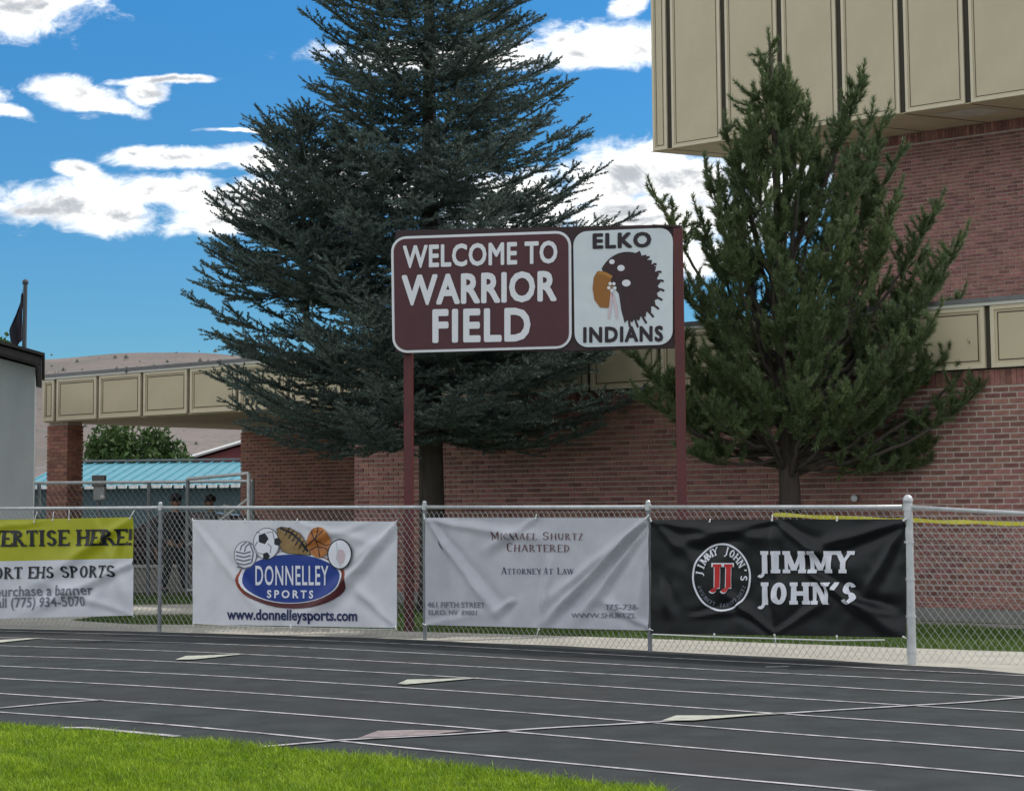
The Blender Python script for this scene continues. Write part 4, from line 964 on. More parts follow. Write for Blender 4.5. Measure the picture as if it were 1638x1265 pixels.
# ------------------------------------------------------------------ pine
def pine(base, name, label):
    root = empty(name, base, label=label, cat='tree'); Y0 = base.y; O = np.array(base)
    def W_(px, py, dy=0): return np.array(AT(px, py, Y0 + dy)) - O
    shoots = []; wood = []
    def limb(P, r0, r1, b): b.tube([tuple(p) for p in P], [r0 + (r1 - r0) * i / (len(P) - 1) for i in range(len(P))], 7)
    b = MB()
    tips = [(1231, 66, 0), (1380, 116, .3), (1292, 165, -.4), (1162, 198, .3), (1345, 190, .7), (1418, 180, .2), (1200, 190, -.5), (1260, 150, .4),
            (1128, 262, -.3), (1178, 240, .6), (1440, 240, .5), (1112, 330, .4), (1150, 330, -.7), (1042, 300, .9), (1060, 400, .8), (1100, 440, .2), (1150, 480, -.6),
            (1505, 320, .4), (1545, 370, -.2), (1480, 400, .8), (1430, 330, -.6), (1540, 470, .3), (1395, 240, -.5), (1320, 260, .9), (1225, 300, -.9), (1280, 330, 1.1), (1360, 350, -1.1),
            (1610, 508, -.3), (1570, 548, .5), (1625, 570, .1), (1500, 500, -.8), (1590, 600, -.5), (1005, 560, .5), (1035, 590, .9), (1020, 625, -.1), (1075, 520, .6), (1130, 560, -.9),
            (1560, 640, .3), (1065, 660, .5), (1090, 720, -.3), (1120, 640, -1.0), (1480, 600, .9), (1440, 540, -1.1), (1420, 440, 1.0), (1190, 400, 1.0), (1250, 430, -1.1), (1310, 470, -1.2), (1380, 500, 1.2), (1215, 520, 1.1), (1170, 640, .9), (1290, 600, -1.2), (1370, 620, -1.1), (1500, 735, .1), (1420, 745, -.2), (1200, 690, .8), (1120, 715, .1), (1525, 700, .2), (1330, 650, -.9), (1290, 680, .6), (1180, 560, -1.0), (1400, 580, .2), (1340, 540, 1.1), (1310, 215, .5), (1395, 175, -.2), (1330, 300, -.3), (1400, 300, .6), (1440, 300, -.2), (1360, 250, -.6), (1420, 380, -.5), (1370, 410, .2), (1320, 380, .8), (1300, 420, -.8), (1460, 470, .2), (1500, 440, -.3), (1260, 250, -.2), (1205, 150, .1), (1262, 110, .0), (1140, 400, .1), (1125, 480, .6), (1350, 460, -.9), (1180, 320, .2), (1150, 280, -.2), (1520, 400, .5), (1405, 640, -.9), (1450, 620, -.4), (1500, 560, .2), (1540, 540, -.2), (1555, 600, .8), (1150, 610, -.4), (1100, 580, .2), (1210, 610, -1.1), (1250, 560, 1.2)]
    def trunkpt(t):  # 0 foot .. 1 top
        xs = [1262, 1263, 1258, 1250, 1246, 1240, 1231]; ys = [970, 790, 700, 560, 400, 240, 66]
        k = t * 6; i = min(5, int(k)); f = k - i; return W_(xs[i] + (xs[i + 1] - xs[i]) * f, ys[i] + (ys[i + 1] - ys[i]) * f)
    limb([trunkpt(i / 12) for i in range(13)], .17, .018, b)
    def shoot(p, d, L, thick_=1.0):
        """needled shoot rising towards its tip"""
        n = max(2, int(L / .09)); q = p; dd = d / np.linalg.norm(d)
        for k in range(n):
            dd = dd * .86 + V3(0, 0, .22) + rng.normal(size=3) * .05; dd /= np.linalg.norm(dd); q1 = q + dd * (L / n); shoots.append(np.r_[q, q1]); q = q1
        return q
    for (px, py, dy) in tips:
        tip = W_(px, py, dy * .85); 
        tt = np.interp(py + rng.uniform(110, 290), [60, 300, 500, 640, 760, 900], [.93, .64, .46, .34, .21, .175]); tt = max(tt, .21 + rng.uniform(0, .10)); o = trunkpt(tt) if (px, py) != (1231, 66) else trunkpt(.7)
        span = tip - o; Lh = math.hypot(span[0], span[1]); Ltot = np.linalg.norm(span); P = []
        n = max(5, int(Ltot / .12)); lift = -.10 * Lh
        for i in range(n + 1):
            t = i / n; q = o + span * np.array([t ** .8, t ** .8, t]) + V3(0, 0, lift * math.sin(math.pi * t)); q += rng.normal(size=3) * .012 * (0 < i < n); P.append(q)
        if Ltot < .05: continue
        limb(P, .012 + .014 * min(Ltot, 2), .006, b)
        start = max(.34, 1 - 1.15 / Ltot)
        for i in range(n):
            t = i / n
            if t < start: continue
            ax = P[i + 1] - P[i]; ax /= np.linalg.norm(ax)
            if t > .55: shoots.append(np.r_[P[i], P[i + 1]])
            for k in range(3 if t > .5 else 2):
                if rng.random() < .2: continue
                a = rng.uniform(0, 6.28); sidev = V3(math.cos(a), math.sin(a) * .9, rng.uniform(-.1, .5)); L = (.17 + .50 * (1 - t) * min(1.3, Ltot * .7)) * rng.uniform(.55, 1.2)
                e = shoot(P[i], ax * .5 + sidev * .9, L)
                if L > .28:
                    for _ in range(2):
                        f = rng.uniform(.3, .8); q = P[i] * (1 - f) + e * f; shoot(q, rng.normal(size=3) * .7 + V3(0, 0, .5), L * .5)
        shoot(P[-1], P[-1] - P[-2], .16)
    # inner fill along the stem
    for _ in range(120):
        t = rng.uniform(.27, .93); o = trunkpt(t); a = rng.uniform(0, 6.28); R = np.interp(t, [.2, .4, .7, .95], [1.05, 1.35, .75, .25]) * rng.uniform(.4, 1)
        e = o + V3(math.cos(a) * R, math.sin(a) * R, R * rng.uniform(.3, .75)); limb([o, o * .5 + e * .5 + V3(0, 0, -.05), e], .009, .004, b)
        for _k in range(3): shoot(o * .35 + e * .65 if _k else e, rng.normal(size=3) * .5 + V3(math.cos(a), math.sin(a), .5), rng.uniform(.2, .42))
    b.build('trunk', M['bark'], root, smooth=True)
    sg = np.array(shoots); T = brush(sg, 520, .080, .0100, 44); print('pine', len(sg), len(T))
    obj('crown', tri_mesh('crown', T, M['pine']), root); obj('twigs', tri_mesh('twigs', stems(sg, .005), M['twig']), root)
    return root
pb = AT(1262, 812, 24.6)
pine(Vector((pb.x, pb.y, 0)), 'pine_tree', 'bushy green pine with upright candles beside the brick gym wall')

# ------------------------------------------------------------------ broadleaf trees far left
def leafy(base, H, R, name, label, n=7000, ls=.16, zc=.62, trunk_r=.2, group=None):
    root = empty(name, base, label=label, cat='tree'); C = []
    for _ in range(46):
        a = rng.uniform(0, 6.28); r = R * math.sqrt(rng.random()) * .8; z = H * (zc + rng.uniform(-.30, .30) * (1 - .5 * r / R)); C.append((r * math.cos(a), r * math.sin(a), z, rng.uniform(.22, .42) * R))
    C = np.array(C); i = rng.integers(0, len(C), n); d = rng.normal(size=(n, 3)); d /= np.linalg.norm(d, axis=1)[:, None]; rr = C[i, 3] * rng.random(n) ** .4
    p = C[i, :3] + d * rr[:, None] * np.array([1, 1, .8]); u = rng.normal(size=(n, 3)); u /= np.linalg.norm(u, axis=1)[:, None]; v = np.cross(u, rng.normal(size=(n, 3))); v /= np.linalg.norm(v, axis=1)[:, None]
    s_ = ls * (.6 + .8 * rng.random(n))[:, None]; T = np.concatenate([np.stack([p - u * s_, p + v * s_ * .5, p + u * s_], 1), np.stack([p - u * s_, p + u * s_, p - v * s_ * .5], 1)])
    obj('crown', tri_mesh('crown', T, M['leaf']), root); b = MB(); b.tube([(0, 0, -.1), (0, 0, H * .35), (.1, 0, H * .75)], [trunk_r, trunk_r * .8, trunk_r * .3], 9)
    for c in C[:16]: b.tube([(0, 0, H * .3), tuple(c[:3] * np.array([.5, .5, .8])), tuple(c[:3])], [trunk_r * .4, trunk_r * .25, .02], 5)
    b.build('trunk', M['bark'], root); return root
q = AT(222, 812, 70); leafy(Vector((q.x, q.y, 0)), 5.0, 2.0, 'leafy_tree', 'round green leafy tree beyond the teal roof, under the canopy', zc=.66, n=9000, ls=.11)
q = AT(-95, 812, 44); leafy(Vector((q.x, q.y, 0)), 7.6, 1.55, 'leafy_tree', 'leafy tree cut by the left picture edge, over the dark eave', zc=.66, n=4000, ls=.10)

# ------------------------------------------------------------------ hill
def hill():
    ridge = [(-900, 600), (-300, 585), (0, 577), (65, 571), (150, 565), (240, 560), (290, 558), (335, 561), (480, 575), (700, 600), (1100, 640), (1700, 690)]
    nx, ny = 150, 34; V = []; Fs = []; YR = 620
    for j in range(ny + 1):
        f = j / ny
        for i in range(nx + 1):
            px = -900 + 2600 * i / nx; py = np.interp(px, [r_[0] for r_ in ridge], [r_[1] for r_ in ridge]); top = AT(px, py, YR)
            y = 230 + (YR - 230) * min(1, f * 1.25) + (max(0, f * 1.25 - 1)) * 400; x = top.x * (y / YR) ** .6
            h = top.z * (min(1, f * 1.25) ** 1.25) if f <= .8 else top.z * (1 - (f - .8) * 1.5)
            h += (6.0 * noise.noise(Vector((x * .012, y * .012, 2))) + 2.5 * noise.noise(Vector((x * .04, y * .04, 5)))) * math.sin(math.pi * min(1, f * 1.25)) ; h += .7 * noise.noise(Vector((x * .05, 0, 9))) * f
            V.append((x, y, h - .5))
    for j in range(ny):
        for i in range(nx): a = j * (nx + 1) + i; Fs.append((a, a + 1, a + nx + 2, a + nx + 1))
    b = MB(); b.add(V, Fs); b.build('hill', M['hill'], smooth=True, kind='structure')
hill()
ho = bpy.data.objects['hill']; hv = np.empty(len(ho.data.vertices) * 3); ho.data.vertices.foreach_get('co', hv); hv = hv.reshape(-1, 3)
ci = rng.integers(0, len(hv), 2600); cc = hv[ci] + rng.normal(0, 1, (2600, 3)) * np.array([9, 5, .1]); sc_ = rng.uniform(.25, .75, 2600) * (cc[:, 1] / 450); T = []
for k in range(5):
    a0, a1 = k * 1.2566, (k + 1) * 1.2566
    e = lambda a, r, h: cc + np.stack([np.cos(a) * sc_ * r, np.sin(a) * sc_ * r, sc_ * h + 0 * sc_], 1)
    T += [np.stack([e(a0, 1, -.4), e(a1, 1, -.4), e(a0, .0, .95)], 1)]
obj('hillside_scrub', tri_mesh('hillside_scrub', np.concatenate(T), M['scrub']), kind='stuff')

# ------------------------------------------------------------------ low teal roofed building and red roofed house
def slab(b, P, t, m=0):
    P = [Vector(p) for p in P]; nn = (P[1] - P[0]).cross(P[2] - P[0]).normalized() * t; b.add(P + [p - nn for p in P], [(0, 1, 2, 3), (7, 6, 5, 4), (0, 4, 5, 1), (1, 5, 6, 2), (2, 6, 7, 3), (3, 7, 4, 0)], m)
ta, tb = AT(30, 812, 58), AT(460, 812, 56.5); tang = math.atan2(tb.y - ta.y, tb.x - ta.x); TL_ = (tb - ta).length
teal = empty('teal_roof_building', (ta.x, ta.y, 0), tang, label='long low building with a pale teal metal roof seen under the canopy', cat='building')
ez = AT(200, 776, 57.5).z; rz = AT(200, 740, 60.5).z
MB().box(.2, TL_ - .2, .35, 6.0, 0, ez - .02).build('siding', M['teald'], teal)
b = MB(); slab(b, [(0, 0, ez), (TL_, 0, ez), (TL_, 3.2, rz), (0, 3.2, rz)], .06); slab(b, [(0, 3.2, rz), (TL_, 3.2, rz), (TL_, 6.4, ez), (0, 6.4, ez)], .06); b.build('roof', M['teal'], teal)
k = .1
seam = None
while k < TL_:
    if seam is None:
        b = MB(); slab(b, [(0, 0, ez + .045), (.035, 0, ez + .045), (.035, 3.2, rz + .045), (0, 3.2, rz + .045)], .05); seam = b.mesh('roof_seam', M['teal'])
    o = obj('roof_seam', seam, teal); o.location = (k, 0, 0); k += .36
MB().box(0, TL_, 3.1, 3.3, rz + .05, rz + .11).build('ridge_cap', M['coping'], teal)
k = 0
g_ = None
while k < TL_ - .2:
    if g_ is None: g_ = MB().box(0, .27, -.07, -.01, -.10, .005).mesh('eave_trim', M['trimw'])
    o = obj('eave_trim', g_, teal); o.location = (k, 0, ez + rng.uniform(-.01, .01)); k += .36
ra, rb = AT(262, 812, 76), AT(560, 812, 76)
red = empty('red_roof_house', (ra.x, ra.y, 0), 0, label='house with a maroon gable roof behind the teal roof', cat='house')
hw = (rb.x - ra.x); ez2 = AT(262, 741, 76).z; pk = AT(388, 697, 76).z; hx = hw / 2
MB().box(.3, hw - .3, .3, 9, 0, ez2 - .12).build('wall', M['redwall'], red)
b = MB(); b.add([(.3, .3, ez2 - .12), (hw - .3, .3, ez2 - .12), (hx, .3, pk - .2), (.3, .45, ez2 - .12), (hw - .3, .45, ez2 - .12), (hx, .45, pk - .2)], [(0, 1, 2), (5, 4, 3), (0, 2, 5, 3), (2, 1, 4, 5)]); b.build('gable', M['redroof'], red)
b = MB(); slab(b, [(0, 0, ez2), (hx, 0, pk), (hx, 9.3, pk), (0, 9.3, ez2)], .12); slab(b, [(hx, 0, pk), (hw, 0, ez2), (hw, 9.3, ez2), (hx, 9.3, pk)], .12); b.build('roof', M['redroof'], red)
for (x0, z0, x1, z1) in ((0, ez2, hx, pk), (hx, pk, hw, ez2)):
    b = MB(); b.tube([(x0, -.03, z0 - .06), (x1, -.03, z1 - .06)], .07, 4); b.build('rake_board', M['trimw'], red)
MB().box(hx - .6, hx + 3, -.6, .29, ez2 - .35, ez2 + .15).build('porch_roof', M['redwall'], red)

# ------------------------------------------------------------------ pale stucco building at the left edge
wa = AT(53, 812, 30); st = empty('stucco_building', (wa.x, wa.y, 0), rad(14), label='pale grey stucco building with dark eave at the left picture edge', cat='building')
wt = AT(55, 588, 30).z
b = MB(); Lw = 7.0
b.add([(-Lw, 0, 0), (0, 0, 0), (0, 5, 0), (-Lw, 5, 0), (-Lw, 0, wt + Lw * .26), (0, 0, wt), (0, 5, wt), (-Lw, 5, wt + Lw * .26)], [(3, 2, 1, 0), (4, 5, 6, 7), (0, 1, 5, 4), (1, 2, 6, 5), (2, 3, 7, 6), (3, 0, 4, 7)]); b.build('stucco_wall', M['stucco'], st)
b = MB(); sl_ = .20; e0 = .10
def zz(x): return wt - .02 + (-x) * .28
b.add([(-Lw, -.35, zz(-Lw)), (e0, -.35, zz(e0) + .05), (e0, 5.3, zz(e0) + .05), (-Lw, 5.3, zz(-Lw)), (-Lw, -.35, zz(-Lw) + sl_), (e0, -.35, zz(e0) + sl_), (e0, 5.3, zz(e0) + sl_), (-Lw, 5.3, zz(-Lw) + sl_)], [(3, 2, 1, 0), (4, 5, 6, 7), (0, 1, 5, 4), (1, 2, 6, 5), (2, 3, 7, 6), (3, 0, 4, 7)]); b.build('eave_board', M['eave'], st, bevel=.03)
b = MB(); b.add([(-Lw, -.42, zz(-Lw) + sl_ + .002), (e0 + .05, -.42, zz(e0) + sl_ + .002), (e0 + .05, 5.4, zz(e0) + sl_ + .002), (-Lw, 5.4, zz(-Lw) + sl_ + .002), (-Lw, -.42, zz(-Lw) + sl_ + .05), (e0 + .05, -.42, zz(e0) + sl_ + .05), (e0 + .05, 5.4, zz(e0) + sl_ + .05), (-Lw, 5.4, zz(-Lw) + sl_ + .05)], [(3, 2, 1, 0), (4, 5, 6, 7), (0, 1, 5, 4), (1, 2, 6, 5), (2, 3, 7, 6), (3, 0, 4, 7)]); b.build('roof', M['eave'], st)

# ------------------------------------------------------------------ flagpole
fp = AT(34, 812, 45); fl = empty('flagpole', (fp.x, fp.y, 0), label='dark flagpole rising behind the dark eave on the left', cat='flagpole')
ft = AT(39, 455, 45).z
MB().tube([(0, 0, 0), (.02, 0, ft)], [.07, .05], 10).sphere((.02, 0, ft + .05), .08, 10, 6).build('pole', M['pole'], fl)
V = []; Fs = []; nu, nv = 9, 16
for j in range(nv + 1):
    for i in range(nu + 1):
        f = i / nu; g = j / nv; w_ = .30 * min(1, (g * 1.6 + .12)) if g < .62 else .30 - .1 * (g - .62); zt = -1.25 * g - .35 * f * (1 - g * .3)
        V.append((-.05 - f * w_, .05 * math.sin(f * 11 + g * 3) + .03 * math.sin(g * 9), ft - .12 + zt))
for j in range(nv):
    for i in range(nu): a = j * (nu + 1) + i; Fs.append((a, a + 1, a + nu + 2, a + nu + 1))
b = MB(); b.add(V, Fs); fo = b.build('hanging_flag', M['flag'], smooth=True, label='dark flag hanging limp from the flagpole', cat='flag'); fo.location = fl.location
fo.modifiers.new('thickness', 'SOLIDIFY').thickness = .006

# ------------------------------------------------------------------ second fence, gate, block wall
def P2(px, Y): q = AT(px, 812, Y); return Vector((q.x, q.y, 0))
f2 = empty('rear_chain_link_fence', P2(238, 33.0), label='white topped chain link fence farther back, in front of the brick column', cat='fence'); o2 = f2.location
Fz = AT(238, 771, 33).z
FP = [(-60, 33.3), (62, 33.2), (238, 33.0), (300, 32.9), (404, 32.7)]
pts = [P2(*q) for q in FP]
for p in pts: MB().tube([p - o2 + Vector((0, 0, -.01)), p - o2 + Vector((0, 0, Fz))], .035, 8).build('post', M['galvd'], f2)
for a, b_ in zip(pts[:-1], pts[1:]): MB().tube([a - o2 + Vector((0, 0, Fz)), b_ - o2 + Vector((0, 0, Fz))], .028, 8).build('top_rail', M['galv'], f2)
fabric('wire_mesh', pts[0], pts[-1], Fz, Fz, .03, .05, .07, .0022, M['wire'], f2, o2)
ga, gb = P2(300, 32.2), P2(398, 31.2); gt = empty('fence_gate', ga, label='pipe framed gate standing open at the end of the rear fence', cat='gate')
zg0, zg1 = AT(300, 766, 32.2).z, AT(398, 757, 31.2).z
MB().tube([(0, 0, zg0), gb - ga + Vector((0, 0, zg1))], .03, 8).build('top_rail', M['galv'], gt)
MB().tube([gb - ga + Vector((0, 0, zg1)), gb - ga + Vector((0, 0, .1))], .035, 8).build('end_post', M['galv'], gt)
MB().tube([(0, 0, zg0), (0, 0, .1)], .03, 8).build('hinge_post', M['galvd'], gt)
MB().tube([(0, 0, .9), gb - ga + Vector((0, 0, AT(396, 797, 31.2).z))], .025, 8).build('brace', M['galv'], gt)
MB().tube([(0, 0, .15), gb - ga + Vector((0, 0, .15))], .025, 8).build('bottom_rail', M['galv'], gt)
bw = empty('low_block_wall', P2(255, 35.0), label='low pale concrete block wall in front of the parked car', cat='low wall'); ow = bw.location
a, b_ = P2(-40, 35.2), P2(330, 35.0); d = (b_ - a); Ln = d.length; d.normalize(); ang = math.atan2(d.y, d.x)
blk = MB().box(0, .392, 0, .19, 0, .142).mesh('block', M['block'])
for r_ in range(3):
    k = (-.2 if r_ % 2 else 0)
    while k < Ln:
        o = obj('block', blk, bw); o.location = a - ow + d * k + Vector((0, rng.uniform(-.004, .004), r_ * .15)); o.rotation_euler.z = ang; k += .4
o = MB().box(-.03, Ln, -.02, .21, .452, .50).build('wall_cap', M['copingw'], bw); o.location = a - ow; o.rotation_euler.z = ang
bx = P2(158, 34.2); sb_ = empty('utility_box', bx, label='grey utility box on a thin post beside the brick column', cat='utility box')
z0_, z1_, z2_ = AT(158, 800, 34.2).z, AT(158, 778, 34.2).z, AT(158, 760, 34.2).z
MB().tube([(0, 0.02, 0), (0, .02, z0_)], .035, 8).build('post', M['galvd'], sb_); MB().box(-.09, .11, -.07, .07, z0_, z1_ - .002).build('lower_box', M['boxl'], sb_, bevel=.01); MB().box(-.115, .115, -.09, .09, z1_, z2_).build('upper_box', M['boxg'], sb_, bevel=.01)
MB().sphere((.08, -.08, z0_ + .05), .045, 10, 6).build('lamp', M['tie'], sb_)
bp = P2(363, 36.5); bo = empty('pale_bollard', bp, label='pale short post between the rear gate and the teal building', cat='post')
MB().tube([(0, 0, 0), (0, 0, 1.55)], .06, 10).build('pipe', M['copingw'], bo); MB().tube([(0, 0, 1.55), (0, 0, 1.62)], .075, 10).build('cap', M['trimw'], bo)
MB().sphere((-.08, -.03, 1.28), .13, 10, 7, sc=(1, .7, .8)).build('meter', M['trimw'], bo, smooth=True)
# fixture on the brick wall
fxp = AT(1371, 797, A0.y + U.y * s_at(1371)); fx = empty('wall_fixture', L2W(s_at(1371), -.0, AT(1371, 797, fxp.y).z), UA, label='small pale round fixture on the brick wall right of the pine trunk', cat='wall light')
MB().tube([(0, 0, 0), (0, -.06, 0)], .045, 12).build('base', M['boxg'], fx); MB().sphere((0, -.08, 0), .05, 12, 8).build('globe', M['trimw'], fx, smooth=True)

# yellow tape strung behind the fence
ta_, tb_ = AT(1236, 823, 19.6), AT(1900, 842, 17.9)
b = MB(); n = 60; V = []
for i in range(n + 1):
    t = i / n; p = ta_.lerp(tb_, t) + Vector((0, 0, -.02 * math.sin(math.pi * t) + .004 * math.sin(t * 40))); w_ = .019 + .003 * math.sin(t * 57)
    tw = .012 * math.sin(t * 30); V += [p + Vector((0, tw, w_ / 1)), p + Vector((0, -tw, -w_ / 1))]
b.add([v - ta_ for v in V], [(2 * i, 2 * i + 1, 2 * i + 3, 2 * i + 2) for i in range(n)]); tp = b.build('caution_tape', M['tape'], label='yellow tape strung level behind the right end of the fence', cat='tape'); tp.location = ta_

# ------------------------------------------------------------------ parked car behind the block wall
def car(loc_, rz_):
    c = empty('parked_car', loc_, rz_, label='dark maroon parked car behind the low block wall', cat='car')
    # side profile stations: x, belt z, half width
    st_ = [(-2.2, .55, .62, .70), (-2.1, .42, .80, .80), (-1.5, .36, .92, .88), (-.9, .34, .96, .90), (0, .34, .98, .91), (.9, .34, .96, .90), (1.6, .36, .86, .88), (2.1, .42, .74, .80), (2.22, .52, .62, .68)]
    V = []; Fs = []; n = 10
    for (x, zb, zt_, hw_) in st_:
        for k in range(n):
            a = 2 * math.pi * (k + .5) / n; cs, sn = math.cos(a), math.sin(a); e = .55
            V.append((x, hw_ * math.copysign(abs(cs) ** e, cs), (zb + zt_) / 2 + (zt_ - zb) / 2 * math.copysign(abs(sn) ** e, sn)))
    for i in range(len(st_) - 1):
        for k in range(n): Fs.append((i * n + k, i * n + (k + 1) % n, (i + 1) * n + (k + 1) % n, (i + 1) * n + k))
    Fs += [tuple(range(n))[::-1], tuple((len(st_) - 1) * n + k for k in range(n))]
    b = MB(); b.add(V, Fs); o = b.build('body', M['carp'], c, smooth=True); sm = o.modifiers.new('s', 'SUBSURF'); sm.levels = 1; sm.render_levels = 2
    cab = [(-1.75, .92, .80), (-1.25, 1.38, .66), (-.4, 1.47, .64), (.45, 1.44, .64), (1.25, .94, .78)]
    V = []; Fs = []
    for (x, z, h) in cab: V += [(x, -h, z), (x, h, z)]
    base_ = [(x, -.80, .90) for x, _, _ in cab] + [(x, .80, .90) for x, _, _ in cab]; nb = len(V); V += base_; m_ = len(cab)
    for i in range(m_ - 1):
        Fs.append((2 * i, 2 * i + 2, 2 * i + 3, 2 * i + 1)); Fs.append((nb + i, nb + i + 1, 2 * i + 2, 2 * i)); Fs.append((2 * i + 1, 2 * i + 3, nb + m_ + i + 1, nb + m_ + i))
    b = MB(); b.add(V, Fs); b.build('cabin', M['carp'], c, bevel=.04)
    for sg_ in (-1, 1):
        for (x0, x1) in ((-1.22, -.42), (-.34, .45)):
            b = MB(); y = lambda z: sg_ * (.80 - (z - .9) * .27 + .012)
            q = [(x0 + (.02 if x0 > -1 else -.12), .98), (x1 + (.32 if x1 > 0 else 0), .98), (x1 - .02, 1.36), (x0 + .04, 1.36)]
            b.add([(x, y(z), z) for x, z in q] + [(x, y(z) - sg_ * .01, z) for x, z in q], [(0, 1, 2, 3), (7, 6, 5, 4), (0, 4, 5, 1), (1, 5, 6, 2), (2, 6, 7, 3), (3, 7, 4, 0)]); b.build('side_window', M['glass'], c)
    b = MB(); b.add([(1.22, -.68, .99), (1.22, .68, .99), (.52, .56, 1.42), (.52, -.56, 1.42)], [(0, 1, 2, 3)]); b.build('windscreen', M['glass'], c).modifiers.new('t', 'SOLIDIFY').thickness = .02
    for x in (-1.38, 1.36):
        for y in (-.82, .82):
            w_ = MB().tube([(x, y - .1, .32), (x, y + .1, .32)], .32, 22).build('wheel', M['rubber'], c, bevel=.03); MB().tube([(x, y - .108, .32), (x, y + .108, .32)], .2, 16).build('rim', M['rim'], w_)
    for y in (-.6, .6):
        MB().sphere((-2.14, y, .70), .1, 10, 6, sc=(.4, 1.3, .8)).build('tail_light', M['lamp'], c, smooth=True); MB().sphere((2.14, y, .64), .1, 10, 6, sc=(.4, 1.4, .7)).build('headlight', M['tie'], c, smooth=True)
    MB().box(-2.27, -2.2, -.7, .7, .42, .56).build('bumper', M['boxl'], c, bevel=.03)
    return c
car(P2(302, 37.6), rad(178))

# ------------------------------------------------------------------ people
def skin(name, J, Ed, parent, m, root_i=0, lv=2):
    me = bpy.data.meshes.new(name); me.from_pydata([j[:3] for j in J], Ed, []); me.materials.append(m); o = obj(name, me, parent)
    o.modifiers.new('skin', 'SKIN'); sv = me.skin_vertices[0].data
    for i, j in enumerate(J): sv[i].radius = (j[3], j[4] if len(j) > 4 else j[3]); sv[i].use_root = (i == root_i)
    sb2 = o.modifiers.new('sub', 'SUBSURF'); sb2.levels = lv; sb2.render_levels = lv; me.polygons.foreach_set('use_smooth', [True] * len(me.polygons))
    o.modifiers['skin'].use_smooth_shade = True; return o
def person(base, rz_, label, stride=.28, arms=(.1, -.1), top='cloth', legs='clothb', cap=True):
    r = empty('person', base, rz_, label=label, cat='person')   # faces -y
    s = stride; hip, sh_ = .93, 1.42
    # joints
    kL, kR = (.10, -s * .35, .50), (-.10, s * .25, .50); aL, aR = (.10, -s, .09), (-.10, s * 1.0, .12)
    hands = [(.30, -.05 - arms[0] * 2.4, .80), (-.30, -arms[1] * 2.4, .80)]; elb = [(.25, .02 - arms[0] * .6, 1.12), (-.25, .04 - arms[1] * .6, 1.12)]
    J = [(0, 0, hip, .13, .10), (0, 0, 1.12, .12, .09), (0, -.01, 1.33, .14, .10), (0, -.01, 1.47, .055), (0, -.03, 1.56, .055), (0, -.04, 1.64, .085, .095), (0, -.035, 1.71, .075, .085),
         (.17, 0, sh_, .05), (*elb[0], .038), (*hands[0], .026), (-.17, 0, sh_, .05), (*elb[1], .038), (*hands[1], .026),
         (.09, 0, .88, .08), (*kL, .055), (*aL, .038), (-.09, 0, .88, .08), (*kR, .055), (*aR, .038), (.10, -s - .13, .035, .035, .025), (-.10, s - .12, .045, .035, .025)]
    Ed = [(0, 1), (1, 2), (2, 3), (3, 4), (4, 5), (5, 6), (2, 7), (7, 8), (8, 9), (2, 10), (10, 11), (11, 12), (0, 13), (13, 14), (14, 15), (0, 16), (16, 17), (17, 18), (15, 19), (18, 20)]
    for hi, (hx_, hy, hz) in ((9, hands[0]), (12, hands[1])):
        sg_ = 1 if hx_ > 0 else -1; pi = len(J); J.append((hx_, hy - .01, hz - .06, .026, .016)); Ed.append((hi, pi))
        for fi, (dy, l) in enumerate(((-.030, .070), (-.010, .080), (.010, .075), (.028, .060))):
            b0 = len(J); J.append((hx_ - sg_ * .004, hy + dy, hz - .10, .009)); J.append((hx_ - sg_ * .014, hy + dy, hz - .10 - l * .55, .008)); J.append((hx_ - sg_ * .034, hy + dy, hz - .10 - l, .007)); Ed += [(pi, b0), (b0, b0 + 1), (b0 + 1, b0 + 2)]
        b0 = len(J); J.append((hx_, hy - .038, hz - .06, .010)); J.append((hx_ - sg_ * .01, hy - .052, hz - .095, .008)); Ed += [(pi, b0), (b0, b0 + 1)]
    skin('body', J, Ed, r, M['skin'])
    Jj = [(0, 0, .86, .165, .13), (0, 0, 1.10, .155, .12), (0, -.01, 1.33, .175, .125), (0, -.01, 1.46, .075), (.18, 0, sh_, .072), (*elb[0], .058), (hands[0][0], hands[0][1] + .01, hands[0][2] + .03, .045), (-.18, 0, sh_, .072), (*elb[1], .058), (hands[1][0], hands[1][1] + .01, hands[1][2] + .03, .045)]
    skin('jacket', Jj, [(0, 1), (1, 2), (2, 3), (2, 4), (4, 5), (5, 6), (2, 7), (7, 8), (8, 9)], r, M[top])
    Jt = [(0, 0, .95, .15, .12), (.095, 0, .84, .10), (*kL, .080), (aL[0], aL[1], aL[2] + .0, .068), (-.095, 0, .84, .10), (*kR, .080), (aR[0], aR[1], aR[2], .068)]
    skin('trousers', Jt, [(0, 1), (1, 2), (2, 3), (0, 4), (4, 5), (5, 6)], r, M[legs])
    for (x, y, z) in (aL, aR): MB().sphere((x, y - .07, z - .045), .075, 12, 8, sc=(.62, 1.85, .55)).build('shoe', M['shoe'], r, smooth=True)
    hb = MB(); hb.sphere((0, -.02, 1.725), .115, 16, 10, sc=(.92, 1.05, .78)); hb.build('hair', M['hair'], r, smooth=True)
    if cap: MB().sphere((0, -.10, 1.715), .09, 12, 6, sc=(.8, 1.0, .12)).sphere((0, -.025, 1.735), .118, 14, 8, sc=(.94, 1.05, .78)).build('cap', M['cloth'], r, smooth=True)
    MB().sphere((0, -.140, 1.635), .018, 8, 5, sc=(.8, 1, 1.3)).build('nose', M['skin'], r, smooth=True)
    for x in (-.033, .033): MB().sphere((x, -.126, 1.665), .011, 8, 5).build('eye', M['inkk'], r)
    MB().box(-.025, .025, -.133, -.125, 1.592, 1.598).build('mouth', M['inkm'], r)
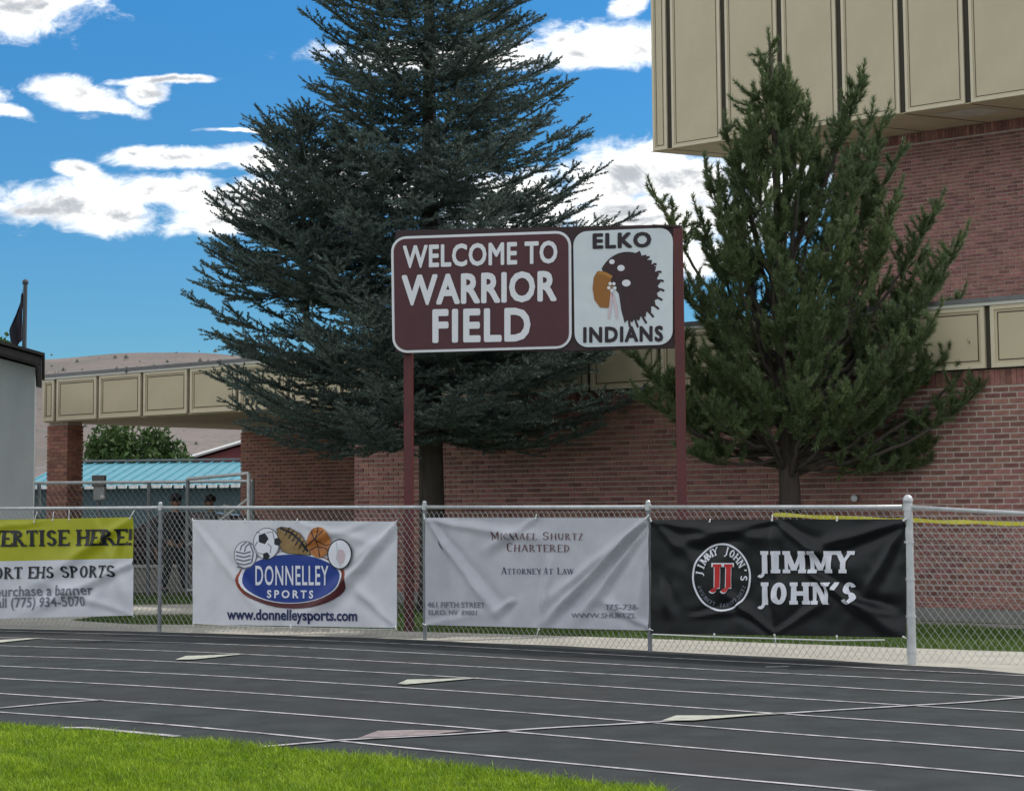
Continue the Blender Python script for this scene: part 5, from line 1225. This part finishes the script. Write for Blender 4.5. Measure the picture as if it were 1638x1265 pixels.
    for x in (-.092, .092): MB().sphere((x, -.03, 1.645), .028, 8, 6, sc=(.35, .8, 1.1)).build('ear', M['skin'], r, smooth=True)
    return r
person(P2(280, 33.9), rad(40), 'person in black with a dark cap walking behind the rear fence', .24, (.12, -.06))
person(P2(338, 36.2), rad(-60), 'second dark haired person standing behind the gate, mostly hidden by the banner', .05, (.05, .0), top='shirt', cap=False)

# ------------------------------------------------------------------ grass blades
def inpoly(x, y, P):
    P = np.array([(p[0], p[1]) for p in P]); c = np.zeros(len(x), bool); j = len(P) - 1
    for i in range(len(P)):
        a, b_ = P[i], P[j]; k = ((a[1] > y) != (b_[1] > y)) & (x < (b_[0] - a[0]) * (y - a[1]) / (b_[1] - a[1] + 1e-12) + a[0]); c ^= k; j = i
    return c
def blades(name, P, dens, h, w, m, label=None, cat=None, z=0.0, lean=.45):
    A = np.array([(p[0], p[1]) for p in P]); lo, hi = A.min(0), A.max(0); n = int((hi - lo).prod() * dens); x = rng.uniform(lo[0], hi[0], n); y = rng.uniform(lo[1], hi[1], n)
    k = inpoly(x, y, P); x, y = x[k], y[k]; n = len(x)
    hh = h * (.55 + .8 * rng.random(n)) * (1 + .35 * np.sin(x * 3.1 + 1.7 * np.sin(y * 2.3)) * np.sin(y * 2.7)); a = rng.uniform(0, 6.28, n); ww = w * (.7 + .6 * rng.random(n)) / 2; l = rng.normal(0, lean, (n, 2)) * hh[:, None]
    p = np.stack([x, y, np.full(n, z)], 1); dx = np.stack([np.cos(a) * ww, np.sin(a) * ww, np.zeros(n)], 1); top = p + np.stack([l[:, 0], l[:, 1], hh], 1); mid = p + np.stack([l[:, 0] * .35, l[:, 1] * .35, hh * .55], 1)
    T = np.concatenate([np.stack([p - dx, p + dx, mid + dx * .7], 1), np.stack([p - dx, mid + dx * .7, mid - dx * .7], 1), np.stack([mid - dx * .7, mid + dx * .7, top], 1)])
    o = obj(name, tri_mesh(name, T, m), kind='stuff')
    return o
wob = []
for (x, y) in [(-60, 1157)] + INN[1:8] + [(1060, 1271)]: wob.append(G(x, y - 1.5))
near = [G(1090, 1300), G(-60, 1300)]
blades('infield_grass', wob + near, 6500, .042, .0065, M['blade'], z=.0)
blades('infield_grass_fringe', [G(x, y - 5) for x, y in [(-60, 1157)] + INN[1:8] + [(1060, 1271)]] + [G(x, y + 3) for x, y in ([(1060, 1271)] + INN[1:8][::-1] + [(-60, 1157)])], 1500, .05, .006, M['blade'], z=.0, lean=.7)
lawnL = [G(x, y + .6) for x, y in TOPE if x >= 120 and x <= 640] + [G(660, 960), G(320, 951), G(140, 951)]
lawnpath = [G(x, y) for x, y in ((140, 966.5), (215, 966.5), (305, 965.5), (420, 961), (420, 981), (305, 985), (215, 984.5), (120, 991))]
blades('lawn_grass', [G(118, 992.5), G(215, 998.4), G(305, 999), G(500, 1003.5), G(640, 1009), G(660, 985), G(420, 981), G(305, 985), G(215, 985), G(150, 988)], 1100, .05, .012, M['lblade'], z=-.005)
blades('lawn_grass', [G(150, 966), G(305, 965), G(420, 961), G(420, 950), G(150, 951)], 500, .05, .016, M['lblade'], z=-.005)
blades('lawn_grass', [G(640, 1009), G(860, 1015.5), G(1040, 1021.5), G(1240, 1028.5), G(1458, 1036.5), G(1700, 1045), L2W(s_at(1690), -1.2), L2W(sA + .6, -1.0), G(900, 985), G(660, 975)], 1100, .05, .012, M['lblade'], z=-.005)
print('tris', sum(len(m.polygons) for m in bpy.data.meshes), 'objects', len(bpy.data.objects))
